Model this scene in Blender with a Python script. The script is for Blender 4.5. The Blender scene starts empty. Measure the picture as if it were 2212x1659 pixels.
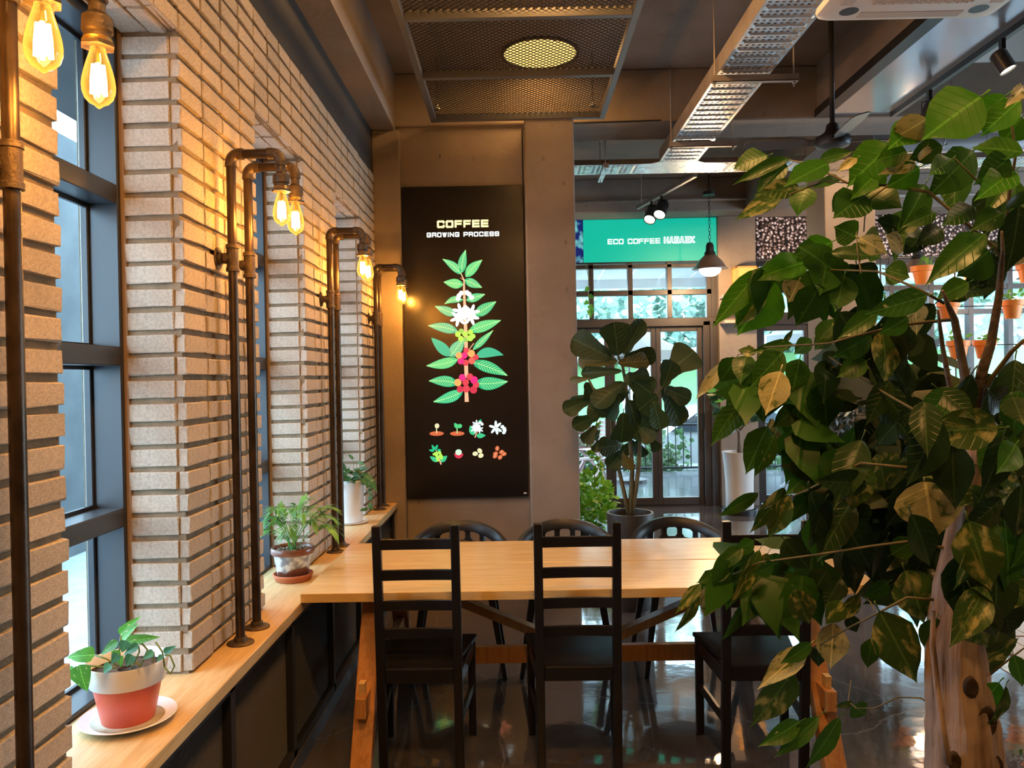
import bpy, bmesh, math, random
from mathutils import Vector, Matrix, Quaternion
SC = bpy.context.scene
COL = SC.collection
RND = random.Random(11)

# ------------------------------------------------------------------ camera
F_PX, CXP, CYP = 1700.0, 1106.0, 829.5
CAM = Vector((0, 0, 1.64))
def camera_axes(roll=.0178, vx=1117., vy=815.):
    dx, dy = (vx-CXP)/F_PX, (CYP-vy)/F_PX
    c, s = math.cos(roll), math.sin(roll)
    x0, y0 = c*dx+s*dy, c*dy-s*dx
    yaw = math.atan(x0); pit = math.atan(y0*math.cos(yaw))
    w = Vector((-math.sin(yaw)*math.cos(pit), math.cos(yaw)*math.cos(pit), -math.sin(pit)))
    r0 = w.cross(Vector((0, 0, 1))).normalized(); u0 = r0.cross(w)
    return c*r0-s*u0, c*u0+s*r0, w
CR, CU, CW = camera_axes()
cam = bpy.data.cameras.new('camera'); camo = bpy.data.objects.new('camera', cam); COL.objects.link(camo)
cam.sensor_fit = 'HORIZONTAL'; cam.sensor_width = 36.0; cam.lens = 36.0*F_PX/2212.0
cam.clip_start = .05; cam.clip_end = 200
m3 = Matrix((CR, CU, -CW)).transposed().to_4x4(); m3.translation = CAM
camo.matrix_world = m3
SC.camera = camo
def ray(x, y): return CW+CR*((x-CXP)/F_PX)-CU*((y-CYP)/F_PX)
def atY(x, y, d):
    v = ray(x, y); return CAM+v*(d/v.y)
def project(p):
    q = Vector(p)-CAM; z = q.dot(CW)
    return (CXP+F_PX*q.dot(CR)/z, CYP-F_PX*q.dot(CU)/z)

# ------------------------------------------------------------------ world, exposure, daylight
wd = bpy.data.worlds.new('overcast_sky'); SC.world = wd; wd.use_nodes = True
bg = wd.node_tree.nodes['Background']
bg.inputs[0].default_value = (.62, .83, 1.0, 1); bg.inputs[1].default_value = 11.5
SC.view_settings.view_transform = 'Standard'; SC.view_settings.look = 'None'
SC.view_settings.exposure = 0.12; SC.view_settings.gamma = 1.0
SC.view_settings.use_curve_mapping = False
cy = SC.cycles
cy.use_denoising = True
cy.use_adaptive_sampling = True; cy.adaptive_threshold = .06; cy.adaptive_min_samples = 16
cy.max_bounces = 6; cy.diffuse_bounces = 3; cy.glossy_bounces = 3; cy.transparent_max_bounces = 12; cy.transmission_bounces = 2
cy.sample_clamp_indirect = 6.0; cy.caustics_reflective = False; cy.caustics_refractive = False
def portal(name, loc, rot, sx, sy):
    l = bpy.data.lights.new(name, 'AREA'); l.shape = 'RECTANGLE'; l.size = sx; l.size_y = sy
    l.cycles.is_portal = True
    o = bpy.data.objects.new(name, l); COL.objects.link(o); o.location = loc; o.rotation_euler = rot
    return o
H = math.pi/2
# area light shines along its -Z; portals face into the room
portal('daylight_portal', (-1.42, 2.17, 1.73), (0, -H, 0), 2.05, .71)
portal('daylight_portal', (-1.42, 3.62, 1.73), (0, -H, 0), 2.05, .71)
portal('daylight_portal', (-1.42, 5.08, 1.73), (0, -H, 0), 2.05, .71)
portal('daylight_portal', (3.3, 10.05, 1.5), (-H, 0, 0), 9.0, 3.0)
portal('daylight_portal', (8.15, 6.55, 1.55), (0, H, 0), 2.5, 3.9)

# ------------------------------------------------------------------ mesh builder
class MB:
    def __init__(s): s.v = []; s.f = []
    def add(s, vs, fs):
        n = len(s.v); s.v += [tuple(v) for v in vs]; s.f += [tuple(i+n for i in f) for f in fs]; return s
    def box(s, x0, x1, y0, y1, z0, z1):
        return s.add([(x0,y0,z0),(x1,y0,z0),(x1,y1,z0),(x0,y1,z0),(x0,y0,z1),(x1,y0,z1),(x1,y1,z1),(x0,y1,z1)],
                     [(0,3,2,1),(4,5,6,7),(0,1,5,4),(1,2,6,5),(2,3,7,6),(3,0,4,7)])
    def hexa(s, p): return s.add(p, [(0,3,2,1),(4,5,6,7),(0,1,5,4),(1,2,6,5),(2,3,7,6),(3,0,4,7)])
    def bar(s, p, q, w, h, up=(0,0,1), w2=None, h2=None):
        p, q = Vector(p), Vector(q); d = (q-p).normalized(); u = Vector(up)
        a = d.cross(u)
        if a.length < 1e-4: a = d.cross(Vector((1,0,0)))
        a.normalize(); b = a.cross(d)
        w2 = w2 or w; h2 = h2 or h
        def ring(c, w, h): return [c-a*w/2-b*h/2, c+a*w/2-b*h/2, c+a*w/2+b*h/2, c-a*w/2+b*h/2]
        return s.hexa(ring(p,w,h)+ring(q,w2,h2))
    def tube(s, pts, r, n=8, caps=True):
        pts = [Vector(p) for p in pts]; k = len(pts)
        rs = r if isinstance(r, (list, tuple)) else [r]*k
        t = (pts[1]-pts[0]).normalized()
        a = t.cross(Vector((0,0,1)))
        if a.length < 1e-3: a = t.cross(Vector((1,0,0)))
        a.normalize(); vs = []; prev = t
        for i in range(k):
            if i == 0: t = pts[1]-pts[0]
            elif i == k-1: t = pts[-1]-pts[-2]
            else: t = (pts[i+1]-pts[i]).normalized()+(pts[i]-pts[i-1]).normalized()
            t = t.normalized(); q = prev.rotation_difference(t); a = q @ a; prev = t
            b = t.cross(a)
            for j in range(n):
                th = 2*math.pi*j/n; vs.append(pts[i]+(a*math.cos(th)+b*math.sin(th))*rs[i])
        fs = [(i*n+j, i*n+(j+1)%n, (i+1)*n+(j+1)%n, (i+1)*n+j) for i in range(k-1) for j in range(n)]
        if caps: fs += [tuple(reversed(range(n))), tuple(range((k-1)*n, k*n))]
        return s.add(vs, fs)
    def lathe(s, prof, n=24, c=(0,0,0), axis='Z', close=False, sx=1, sy=1):
        vs = []; k = len(prof)
        for r, z in prof:
            for j in range(n):
                th = 2*math.pi*j/n; x, y = r*math.cos(th)*sx, r*math.sin(th)*sy
                p = (x, y, z) if axis == 'Z' else ((z, x, y) if axis == 'X' else (x, z, y))
                vs.append((c[0]+p[0], c[1]+p[1], c[2]+p[2]))
        m = k if close else k-1
        fs = [(i*n+j, i*n+(j+1)%n, ((i+1)%k)*n+(j+1)%n, ((i+1)%k)*n+j) for i in range(m) for j in range(n)]
        if not close:
            if prof[0][0] > 1e-5: fs.append(tuple(reversed(range(n))))
            if prof[-1][0] > 1e-5: fs.append(tuple(range((k-1)*n, k*n)))
        return s.add(vs, fs)
    def prism(s, pts, d):
        """ polygon of 3-D points extruded by vector d """
        d = Vector(d); n = len(pts); a = [Vector(p) for p in pts]; b = [p+d for p in a]
        return s.add(a+b, [tuple(reversed(range(n))), tuple(range(n, 2*n))]+[(i,(i+1)%n,n+(i+1)%n,n+i) for i in range(n)])
    def mesh(s, name, m=None, smooth=False, off=None):
        vs = s.v if off is None else [(v[0]-off[0], v[1]-off[1], v[2]-off[2]) for v in s.v]
        me = bpy.data.meshes.new(name); me.from_pydata(vs, [], s.f)
        bm = bmesh.new(); bm.from_mesh(me); bmesh.ops.remove_doubles(bm, verts=bm.verts, dist=1e-6)
        bmesh.ops.recalc_face_normals(bm, faces=bm.faces); bm.to_mesh(me); bm.free()
        if smooth:
            me.polygons.foreach_set('use_smooth', [True]*len(me.polygons))
        if m: me.materials.append(m)
        return me
    def build(s, name, m=None, parent=None, smooth=False, bev=0, seg=2, auto=None):
        off = parent['_o'] if parent is not None and '_o' in parent else None
        me = s.mesh(name, m, smooth, off)
        if smooth and auto is not None and hasattr(me, 'set_sharp_from_angle'): me.set_sharp_from_angle(angle=math.radians(auto))
        o = bpy.data.objects.new(name, me); COL.objects.link(o)
        if parent is not None: o.parent = parent
        if bev:
            b = o.modifiers.new('bevel', 'BEVEL'); b.width = bev; b.segments = seg; b.limit_method = 'ANGLE'; b.angle_limit = .6
        return o
def tag(o, label=None, cat=None, group=None, kind=None):
    if label: o['label'] = label
    if cat: o['category'] = cat
    if group: o['group'] = group
    if kind: o['kind'] = kind
    return o
ROOTS = []
def thing(name, label, cat, loc=(0,0,0), group=None):
    """ empty at the thing's base; parts are given in world coordinates """
    o = bpy.data.objects.new(name, None); COL.objects.link(o); o.location = loc; o.empty_display_size = .05
    o['_o'] = tuple(loc); ROOTS.append(o)
    return tag(o, label, cat, group)
def children(o): return [c for c in bpy.data.objects if c.parent == o]
def copy_tree(o, parent=None):
    c = o.copy(); COL.objects.link(c)
    if parent is not None: c.parent = parent
    for ch in children(o): copy_tree(ch, c)
    return c
def link_mesh(name, me, mat4, parent=None):
    o = bpy.data.objects.new(name, me); COL.objects.link(o)
    if parent is not None:
        o.parent = parent
        mat4 = Matrix.Translation(-Vector(parent['_o'])) @ mat4
    o.matrix_basis = mat4
    return o
def struct(name, mb, m, parent=None, **k):
    o = mb.build(name, m, parent, **k)
    if parent is None: o['kind'] = 'structure'
    return o

# ------------------------------------------------------------------ materials
def _new(name):
    m = bpy.data.materials.new(name); m.use_nodes = True; nt = m.node_tree
    return m, nt, nt.nodes['Principled BSDF'], nt.nodes.new, nt.links.new
def c4(c): return (c[0], c[1], c[2], 1)
def mat(name, c, rough=.5, metal=0., c2=None, ns=6., detail=4., dist=0., stretch=(1,1,1), lo=.35, hi=.65, bump=0., bs=None, bstr=None, spec=.5, emis=0., ec=None, rand=0., coord='Object', r2=None, coat=0.):
    m, nt, b, N, L = _new(name)
    b.inputs['Base Color'].default_value = c4(c); b.inputs['Roughness'].default_value = rough
    b.inputs['Metallic'].default_value = metal; b.inputs['Specular IOR Level'].default_value = spec
    b.inputs['Coat Weight'].default_value = coat
    if emis: b.inputs['Emission Color'].default_value = c4(ec or c); b.inputs['Emission Strength'].default_value = emis
    if c2 is not None or bump or r2 is not None:
        tc = N('ShaderNodeTexCoord'); mp = N('ShaderNodeMapping'); L(tc.outputs[coord], mp.inputs[0]); mp.inputs['Scale'].default_value = stretch
        no = N('ShaderNodeTexNoise'); no.inputs['Scale'].default_value = ns; no.inputs['Detail'].default_value = detail; no.inputs['Distortion'].default_value = dist
        L(mp.outputs[0], no.inputs['Vector'])
        rp = N('ShaderNodeMapRange'); rp.inputs[1].default_value = lo; rp.inputs[2].default_value = hi; L(no.outputs[0], rp.inputs[0])
        if c2 is not None:
            mx = N('ShaderNodeMix'); mx.data_type = 'RGBA'; mx.inputs[6].default_value = c4(c); mx.inputs[7].default_value = c4(c2)
            L(rp.outputs[0], mx.inputs[0]); last = mx.outputs[2]
            if rand:
                oi = N('ShaderNodeObjectInfo'); hs = N('ShaderNodeHueSaturation'); mr = N('ShaderNodeMapRange')
                mr.inputs[3].default_value = 1-rand; mr.inputs[4].default_value = 1+rand
                L(oi.outputs['Random'], mr.inputs[0]); L(mr.outputs[0], hs.inputs['Value']); L(last, hs.inputs['Color']); last = hs.outputs[0]
            L(last, b.inputs['Base Color'])
        if r2 is not None:
            rr = N('ShaderNodeMapRange'); rr.inputs[3].default_value = rough; rr.inputs[4].default_value = r2
            L(rp.outputs[0], rr.inputs[0]); L(rr.outputs[0], b.inputs['Roughness'])
        if bump:
            n2 = N('ShaderNodeTexNoise'); n2.inputs['Scale'].default_value = bs or ns*4; n2.inputs['Detail'].default_value = 6
            mp2 = N('ShaderNodeMapping'); mp2.inputs['Scale'].default_value = bstr or (1,1,1); L(tc.outputs[coord], mp2.inputs[0])
            L(mp2.outputs[0], n2.inputs['Vector'])
            bp = N('ShaderNodeBump'); bp.inputs['Strength'].default_value = bump; bp.inputs['Distance'].default_value = .01
            L(n2.outputs[0], bp.inputs['Height']); L(bp.outputs[0], b.inputs['Normal'])
    return m
def schlick(N, L, f0=.04):
    lw = N('ShaderNodeLayerWeight'); lw.inputs[0].default_value = .5
    pw = N('ShaderNodeMath'); pw.operation = 'POWER'; pw.inputs[1].default_value = 5.; L(lw.outputs['Facing'], pw.inputs[0])
    ma = N('ShaderNodeMath'); ma.operation = 'MULTIPLY_ADD'; ma.inputs[1].default_value = 1-f0; ma.inputs[2].default_value = f0; L(pw.outputs[0], ma.inputs[0])
    return ma.outputs[0]
def glass_mat(name, tint, refl=.08, rough=.0):
    m, nt, b, N, L = _new(name); nt.nodes.remove(b)
    tr = N('ShaderNodeBsdfTransparent'); tr.inputs[0].default_value = c4(tint)
    gl = N('ShaderNodeBsdfGlossy'); gl.inputs['Roughness'].default_value = rough
    mx = N('ShaderNodeMixShader'); L(schlick(N, L), mx.inputs[0]); L(tr.outputs[0], mx.inputs[1]); L(gl.outputs[0], mx.inputs[2])
    L(mx.outputs[0], nt.nodes['Material Output'].inputs[0]); return m
def emit(name, c, s):
    m, nt, b, N, L = _new(name)
    b.inputs['Base Color'].default_value = c4([x*.3 for x in c]); b.inputs['Roughness'].default_value = .35
    b.inputs['Emission Color'].default_value = c4(c); b.inputs['Emission Strength'].default_value = s
    return m
def leaf_mat(name, c, c2, var=None, vlo=.55, vhi=.6, rough=.32, trans=.25, vs=9., vein=.45):
    """ glossy leaf: two greens, pale midrib and side veins along the leaf's own u/v, optional cream patches """
    m, nt, b, N, L = _new(name)
    tc = N('ShaderNodeTexCoord'); oi = N('ShaderNodeObjectInfo')
    mp = N('ShaderNodeVectorMath'); mp.operation = 'ADD'; sc = N('ShaderNodeVectorMath'); sc.operation = 'SCALE'; sc.inputs[3].default_value = 37.0
    cb = N('ShaderNodeCombineXYZ'); L(oi.outputs['Random'], cb.inputs[0]); L(oi.outputs['Random'], cb.inputs[1]); L(cb.outputs[0], sc.inputs[0])
    L(tc.outputs['Object'], mp.inputs[0]); L(sc.outputs[0], mp.inputs[1])
    no = N('ShaderNodeTexNoise'); no.inputs['Scale'].default_value = 3.; no.inputs['Detail'].default_value = 3; L(mp.outputs[0], no.inputs['Vector'])
    mx = N('ShaderNodeMix'); mx.data_type = 'RGBA'; mx.inputs[6].default_value = c4(c); mx.inputs[7].default_value = c4(c2); L(no.outputs[0], mx.inputs[0])
    last = mx.outputs[2]
    uv = N('ShaderNodeSeparateXYZ'); L(tc.outputs['Object'], uv.inputs[0])
    ab = N('ShaderNodeMath'); ab.operation = 'ABSOLUTE'; L(uv.outputs[1], ab.inputs[0])
    # side veins: bands of (x - |y|)
    sb = N('ShaderNodeMath'); sb.operation = 'MULTIPLY_ADD'; sb.inputs[1].default_value = -.8; L(ab.outputs[0], sb.inputs[0]); L(uv.outputs[0], sb.inputs[2])
    ml = N('ShaderNodeMath'); ml.operation = 'MULTIPLY'; ml.inputs[1].default_value = 8.; L(sb.outputs[0], ml.inputs[0])
    pp = N('ShaderNodeMath'); pp.operation = 'PINGPONG'; pp.inputs[1].default_value = .5; L(ml.outputs[0], pp.inputs[0])
    vr = N('ShaderNodeMapRange'); vr.inputs[1].default_value = .0; vr.inputs[2].default_value = .06; vr.inputs[3].default_value = vein; vr.inputs[4].default_value = 0; L(pp.outputs[0], vr.inputs[0])
    mid = N('ShaderNodeMapRange'); mid.inputs[1].default_value = .008; mid.inputs[2].default_value = .016; mid.inputs[3].default_value = .8; mid.inputs[4].default_value = 0; L(ab.outputs[0], mid.inputs[0])
    mxv = N('ShaderNodeMath'); mxv.operation = 'MAXIMUM'; L(vr.outputs[0], mxv.inputs[0]); L(mid.outputs[0], mxv.inputs[1])
    if var is not None:
        n2 = N('ShaderNodeTexNoise'); n2.inputs['Scale'].default_value = vs; n2.inputs['Detail'].default_value = 5; n2.inputs['Distortion'].default_value = .6
        st = N('ShaderNodeMapping'); st.inputs['Scale'].default_value = (.5, 1., 1.); L(mp.outputs[0], st.inputs[0]); L(st.outputs[0], n2.inputs['Vector'])
        rr = N('ShaderNodeMapRange'); rr.inputs[1].default_value = vlo; rr.inputs[2].default_value = vhi; L(n2.outputs[0], rr.inputs[0])
        m2 = N('ShaderNodeMix'); m2.data_type = 'RGBA'; m2.inputs[7].default_value = c4(var); L(rr.outputs[0], m2.inputs[0]); L(last, m2.inputs[6]); last = m2.outputs[2]
    mv = N('ShaderNodeMix'); mv.data_type = 'RGBA'; mv.inputs[7].default_value = c4([min(1, x*1.7+.02) for x in c2]); L(mxv.outputs[0], mv.inputs[0]); L(last, mv.inputs[6]); last = mv.outputs[2]
    hs = N('ShaderNodeHueSaturation'); mr = N('ShaderNodeMapRange'); mr.inputs[3].default_value = .7; mr.inputs[4].default_value = 1.3
    L(oi.outputs['Random'], mr.inputs[0]); L(mr.outputs[0], hs.inputs['Value']); L(last, hs.inputs['Color'])
    L(hs.outputs[0], b.inputs['Base Color']); b.inputs['Roughness'].default_value = rough; b.inputs['Specular IOR Level'].default_value = .32
    bp = N('ShaderNodeBump'); bp.inputs['Strength'].default_value = .35; bp.inputs['Distance'].default_value = .02; L(vr.outputs[0], bp.inputs['Height']); L(bp.outputs[0], b.inputs['Normal'])
    tl = N('ShaderNodeBsdfTranslucent'); L(hs.outputs[0], tl.inputs[0])
    ms = N('ShaderNodeMixShader'); ms.inputs[0].default_value = trans; L(b.outputs[0], ms.inputs[1]); L(tl.outputs[0], ms.inputs[2])
    L(ms.outputs[0], nt.nodes['Material Output'].inputs[0]); return m

def concrete_mat(name, c, c2, rough=.75):
    m, nt, b, N, L = _new(name)
    tc = N('ShaderNodeTexCoord')
    n1 = N('ShaderNodeTexNoise'); n1.inputs['Scale'].default_value = 1.3; n1.inputs['Detail'].default_value = 8; n1.inputs['Roughness'].default_value = .62; L(tc.outputs['Object'], n1.inputs['Vector'])
    r1 = N('ShaderNodeMapRange'); r1.inputs[1].default_value = .32; r1.inputs[2].default_value = .68; L(n1.outputs[0], r1.inputs[0])
    mx = N('ShaderNodeMix'); mx.data_type = 'RGBA'; mx.inputs[6].default_value = c4(c); mx.inputs[7].default_value = c4(c2); L(r1.outputs[0], mx.inputs[0])
    # chips and pin holes
    v = N('ShaderNodeTexVoronoi'); v.inputs['Scale'].default_value = 7.; st = N('ShaderNodeMapping'); st.inputs['Scale'].default_value = (1, 1, .55); L(tc.outputs['Object'], st.inputs[0]); L(st.outputs[0], v.inputs['Vector'])
    rv = N('ShaderNodeMapRange'); rv.inputs[1].default_value = .06; rv.inputs[2].default_value = .1; rv.inputs[3].default_value = .55; rv.inputs[4].default_value = 0; L(v.outputs['Distance'], rv.inputs[0])
    m2 = N('ShaderNodeMix'); m2.data_type = 'RGBA'; m2.inputs[7].default_value = c4([x*.45 for x in c]); L(rv.outputs[0], m2.inputs[0]); L(mx.outputs[2], m2.inputs[6])
    L(m2.outputs[2], b.inputs['Base Color']); b.inputs['Roughness'].default_value = rough; b.inputs['Specular IOR Level'].default_value = .3
    n3 = N('ShaderNodeTexNoise'); n3.inputs['Scale'].default_value = 26.; n3.inputs['Detail'].default_value = 5; L(tc.outputs['Object'], n3.inputs['Vector'])
    sub = N('ShaderNodeMath'); sub.operation = 'SUBTRACT'; L(n3.outputs[0], sub.inputs[0]); L(rv.outputs[0], sub.inputs[1])
    bp = N('ShaderNodeBump'); bp.inputs['Strength'].default_value = .3; bp.inputs['Distance'].default_value = .01; L(sub.outputs[0], bp.inputs['Height']); L(bp.outputs[0], b.inputs['Normal'])
    return m
def wood_mat(name, c, c2, axis=1, rough=.42, scale=5., spec=.4):
    st = [9., 9., 9.]; st[axis] = .7
    return mat(name, c, rough, c2=c2, ns=scale, detail=7, dist=1.2, stretch=st, lo=.38, hi=.68, bump=.06, bs=scale*3, bstr=st, spec=spec)

M = {}
M['concrete'] = concrete_mat('concrete', (.33, .28, .24), (.225, .185, .16))
M['concrete_light'] = concrete_mat('light_concrete', (.52, .50, .47), (.42, .40, .38))
M['concrete_ext'] = mat('outdoor_concrete', (.085, .098, .105), .8, c2=(.15, .165, .17), ns=1.6, detail=8, bump=.2, bs=12)
M['dark_wall'] = mat('dark_grey_paint', (.05, .048, .046), .7, c2=(.04, .038, .037), ns=3)
M['mortar'] = mat('mortar', (.26, .195, .12), .9, c2=(.19, .14, .085), ns=20, bump=.5, bs=160)
M['brick'] = mat('sand_lime_brick', (.50, .43, .345), .82, c2=(.39, .33, .26), ns=110, detail=6, lo=.38, hi=.66, bump=.35, bs=260, rand=.10, spec=.3)
M['steel_dark'] = mat('dark_window_steel', (.032, .034, .038), .34, spec=.5)
M['bronze'] = mat('bronze_door_frame', (.045, .038, .038), .4, c2=(.055, .047, .046), ns=3)
M['black_metal'] = mat('black_metal', (.016, .016, .018), .42)
M['pipe'] = mat('black_iron_pipe', (.045, .032, .024), .30, metal=.75, c2=(.085, .058, .04), ns=9, r2=.42, bump=.08, bs=60)
M['fitting'] = mat('malleable_iron_fitting', (.07, .05, .036), .45, metal=.6, c2=(.11, .08, .055), ns=40, bump=.3, bs=120)
M['galv'] = mat('galvanised_steel', (.72, .72, .74), .25, metal=.95, c2=(.6, .6, .62), ns=14, r2=.4)
M['galv_dull'] = mat('dull_galvanised_steel', (.42, .38, .35), .5, metal=.6, c2=(.34, .3, .28), ns=9)
M['shelf_wood'] = wood_mat('oak_shelf', (.65, .47, .24), (.53, .345, .145), 1)
M['table_wood'] = wood_mat('oak_table_top', (.71, .50, .225), (.60, .395, .15), 0, rough=.24, spec=.6)
M['table_leg'] = wood_mat('oak_table_leg', (.50, .235, .075), (.38, .16, .045), 2)
M['chair_black'] = mat('black_brown_chair_paint', (.007, .006, .0065), .34, c2=(.010, .0085, .0085), ns=8, spec=.28)
M['plastic_black'] = mat('black_plastic', (.014, .015, .018), .38)
M['white_plastic'] = mat('white_plastic', (.78, .75, .73), .38)
M['grille'] = mat('beige_grille', (.60, .52, .46), .5)
# ------------------------------------------------------------------ room shell
def floor_mat():
    m, nt, b, N, L = _new('polished_concrete_floor')
    tc = N('ShaderNodeTexCoord')
    n1 = N('ShaderNodeTexNoise'); n1.inputs['Scale'].default_value = 1.1; n1.inputs['Detail'].default_value = 9; n1.inputs['Roughness'].default_value = .6; n1.inputs['Distortion'].default_value = .5; L(tc.outputs['Object'], n1.inputs['Vector'])
    mx = N('ShaderNodeMix'); mx.data_type = 'RGBA'; mx.inputs[6].default_value = (.050, .044, .042, 1); mx.inputs[7].default_value = (.105, .095, .09, 1)
    r = N('ShaderNodeMapRange'); r.inputs[1].default_value = .35; r.inputs[2].default_value = .68; L(n1.outputs[0], r.inputs[0]); L(r.outputs[0], mx.inputs[0])
    # hairline cracks
    v = N('ShaderNodeTexVoronoi'); v.feature = 'DISTANCE_TO_EDGE'; v.inputs['Scale'].default_value = .8
    nv = N('ShaderNodeTexNoise'); nv.inputs['Scale'].default_value = 3.; nv.inputs['Detail'].default_value = 4; L(tc.outputs['Object'], nv.inputs['Vector'])
    av = N('ShaderNodeMix'); av.data_type = 'RGBA'; av.inputs[0].default_value = .12; L(tc.outputs['Object'], av.inputs[6]); L(nv.outputs['Color'], av.inputs[7]); L(av.outputs[2], v.inputs['Vector'])
    rv = N('ShaderNodeMapRange'); rv.inputs[1].default_value = .0015; rv.inputs[2].default_value = .004; rv.inputs[3].default_value = .22; rv.inputs[4].default_value = 0; L(v.outputs['Distance'], rv.inputs[0])
    m2 = N('ShaderNodeMix'); m2.data_type = 'RGBA'; m2.inputs[7].default_value = (.34, .31, .28, 1); L(rv.outputs[0], m2.inputs[0]); L(mx.outputs[2], m2.inputs[6])
    L(m2.outputs[2], b.inputs['Base Color'])
    rr = N('ShaderNodeMapRange'); rr.inputs[1].default_value = .3; rr.inputs[2].default_value = .7; rr.inputs[3].default_value = .03; rr.inputs[4].default_value = .11; L(n1.outputs[0], rr.inputs[0]); L(rr.outputs[0], b.inputs['Roughness'])
    n3 = N('ShaderNodeTexNoise'); n3.inputs['Scale'].default_value = 5.; n3.inputs['Detail'].default_value = 3; L(tc.outputs['Object'], n3.inputs['Vector'])
    bp = N('ShaderNodeBump'); bp.inputs['Strength'].default_value = .06; bp.inputs['Distance'].default_value = .02; L(n3.outputs[0], bp.inputs['Height']); L(bp.outputs[0], b.inputs['Normal'])
    b.inputs['Specular IOR Level'].default_value = 1.0; b.inputs['IOR'].default_value = 1.75
    return m
M['floor'] = floor_mat()
XL, XR, YB, YF = -1.30, 8.0, -3.0, 9.85
floor = struct('floor', MB().box(-1.42, XR+.15, YB-.15, YF+.12, -.15, 0), M['floor'])
# light stone inlay strip and timber boards of the neighbouring area (right of the frame)
M['inlay'] = mat('pale_stone_inlay', (.55, .56, .56), .25, c2=(.3, .3, .3), ns=30)
M['plank_floor'] = wood_mat('floor_plank', (.42, .27, .17), (.30, .18, .10), 1, rough=.35)
MB().box(2.62, 2.74, -2.9, 5.8, .0, .004).build('inlay_strip', M['inlay'], floor)
for k in range(9):
    for j in range(3):
        MB().box(2.80+k*.145, 2.94+k*.145, .4+j*2.0+(k%2)*.4, 2.38+j*2.0+(k%2)*.4, 0, .012).build('plank', M['plank_floor'], floor, bev=.002, seg=1)

struct('ceiling', MB().box(XL-.1, 2.40, YB-.15, YF+.4, 3.985, 4.2), M['concrete'])
struct('ceiling', MB().box(2.9, XR+.2, YB-.15, YF+.4, 5.4, 5.6), M['concrete_light'])
struct('trim_1', MB().box(-1.085, -.90, YB, 6.05, 3.54, 3.985), M['concrete'])                 # beam along the brick wall
struct('trim_2', MB().box(XL-.1, XR, 6.05, 6.52, 3.58, 3.985), M['concrete'], bev=.012)         # cross beam
struct('trim_3', MB().box(2.33, 2.42, YB, 6.05, 3.62, 3.985), M['concrete'])                  # long right hand beam
M['gloss_soffit'] = mat('glossy_pale_soffit', (.42, .46, .52), .16, c2=(.46, .5, .55), ns=1.5, metal=.55)
struct('trim_4', MB().box(2.40, 2.86, YB, 6.05, 3.60, 3.64), M['gloss_soffit'])
struct('trim_5', MB().box(2.31, 2.40, YB, 6.05, 3.585, 3.645), M['black_metal'])
struct('trim_6', MB().box(2.40, 2.92, YB, 6.05, 3.64, 5.4), M['concrete_light'])
struct('trim_7', MB().box(2.75, 3.20, 7.0, 7.45, 0, 3.985), M['concrete'], bev=.012)            # square pillar
struct('trim_8', MB().box(2.75, 3.20, 7.45, 9.4, 3.58, 3.985), M['concrete'])                   # beam from the pillar
struct('trim_9', MB().box(3.20, XR, 7.45, 7.6, 3.98, 5.4), M['concrete_light'])                 # upper wall over the void
struct('ceiling', MB().box(2.4, XR, 6.52, YF+.4, 3.985, 4.1), M['concrete'])
struct('trim_10', MB().box(XL-.1, XR, 9.4, 9.95, 3.58, 3.985), M['concrete'], bev=.015)         # beam over the doors
struct('trim_11', MB().box(-1.075, -.865, 5.995, 6.3, 0, 3.54), M['concrete'], bev=.01)         # corner pier
struct('trim_12', MB().box(.084, .452, 5.85, 6.27, 0, 3.58), M['concrete'], bev=.012)           # pillar right of the lightbox
struct('wall_back', MB().box(XL-.1, .09, 6.085, 6.3, 0, 3.58), M['concrete'])
struct('wall_side', MB().box(XL-.15, XL, 6.3, 9.95, 0, 3.985), M['concrete'])
struct('wall_left_upper', MB().box(-1.30, -1.075, YB, 6.09, 3.206, 3.985), M['dark_wall'])
# rear wall and right wall with a tall opening (daylight from the right)
w = MB().box(XL-.1, XR+.15, YB-.15, YB, 0, 5.4)
struct('wall_rear', w, M['concrete'])
w = MB(); w.box(XR, XR+.15, YB, 4.6, 0, 5.4).box(XR, XR+.15, 4.6, 8.5, 0, .3).box(XR, XR+.15, 4.6, 8.5, 2.8, 5.4).box(XR, XR+.15, 8.5, YF+.1, 0, 5.4)
struct('wall_right', w, M['concrete'])

# ------------------------------------------------------------------ brick wall with three window bays
PITCH, Z0, XW = .0737, .70, -1.066
JAMB = [2.524, 3.980, 5.436]          # far jambs of the openings
PIER = .74
XIN = -1.256
core = MB()
solid = [(-.4, 1.85), (2.524, 3.264), (3.980, 4.720), (5.436, 6.085)]
for a, b_ in solid: core.box(XIN, XW-.013, a+.008, b_-.008 if b_ < 6 else b_, 0, 3.206)
for a, b_ in ((1.842, 2.532), (3.256, 3.988), (4.712, 5.444)):
    core.box(XIN, XW-.013, a, b_, 2.772, 3.206)
    core.box(XIN, XW-.013, a, b_, 0, .652)
core.box(-1.42, XIN, -.4, 6.085, 2.79, 3.4).box(-1.42, XW-.02, YB, -.4, 0, 3.206)
for a, b_ in solid: core.box(-1.40, XIN, a-.0, b_, 0, 2.79)
core.box(-1.40, XIN, 1.8, 6.0, 0, .652)
wall_l = struct('wall_left', core, M['mortar'])
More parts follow.
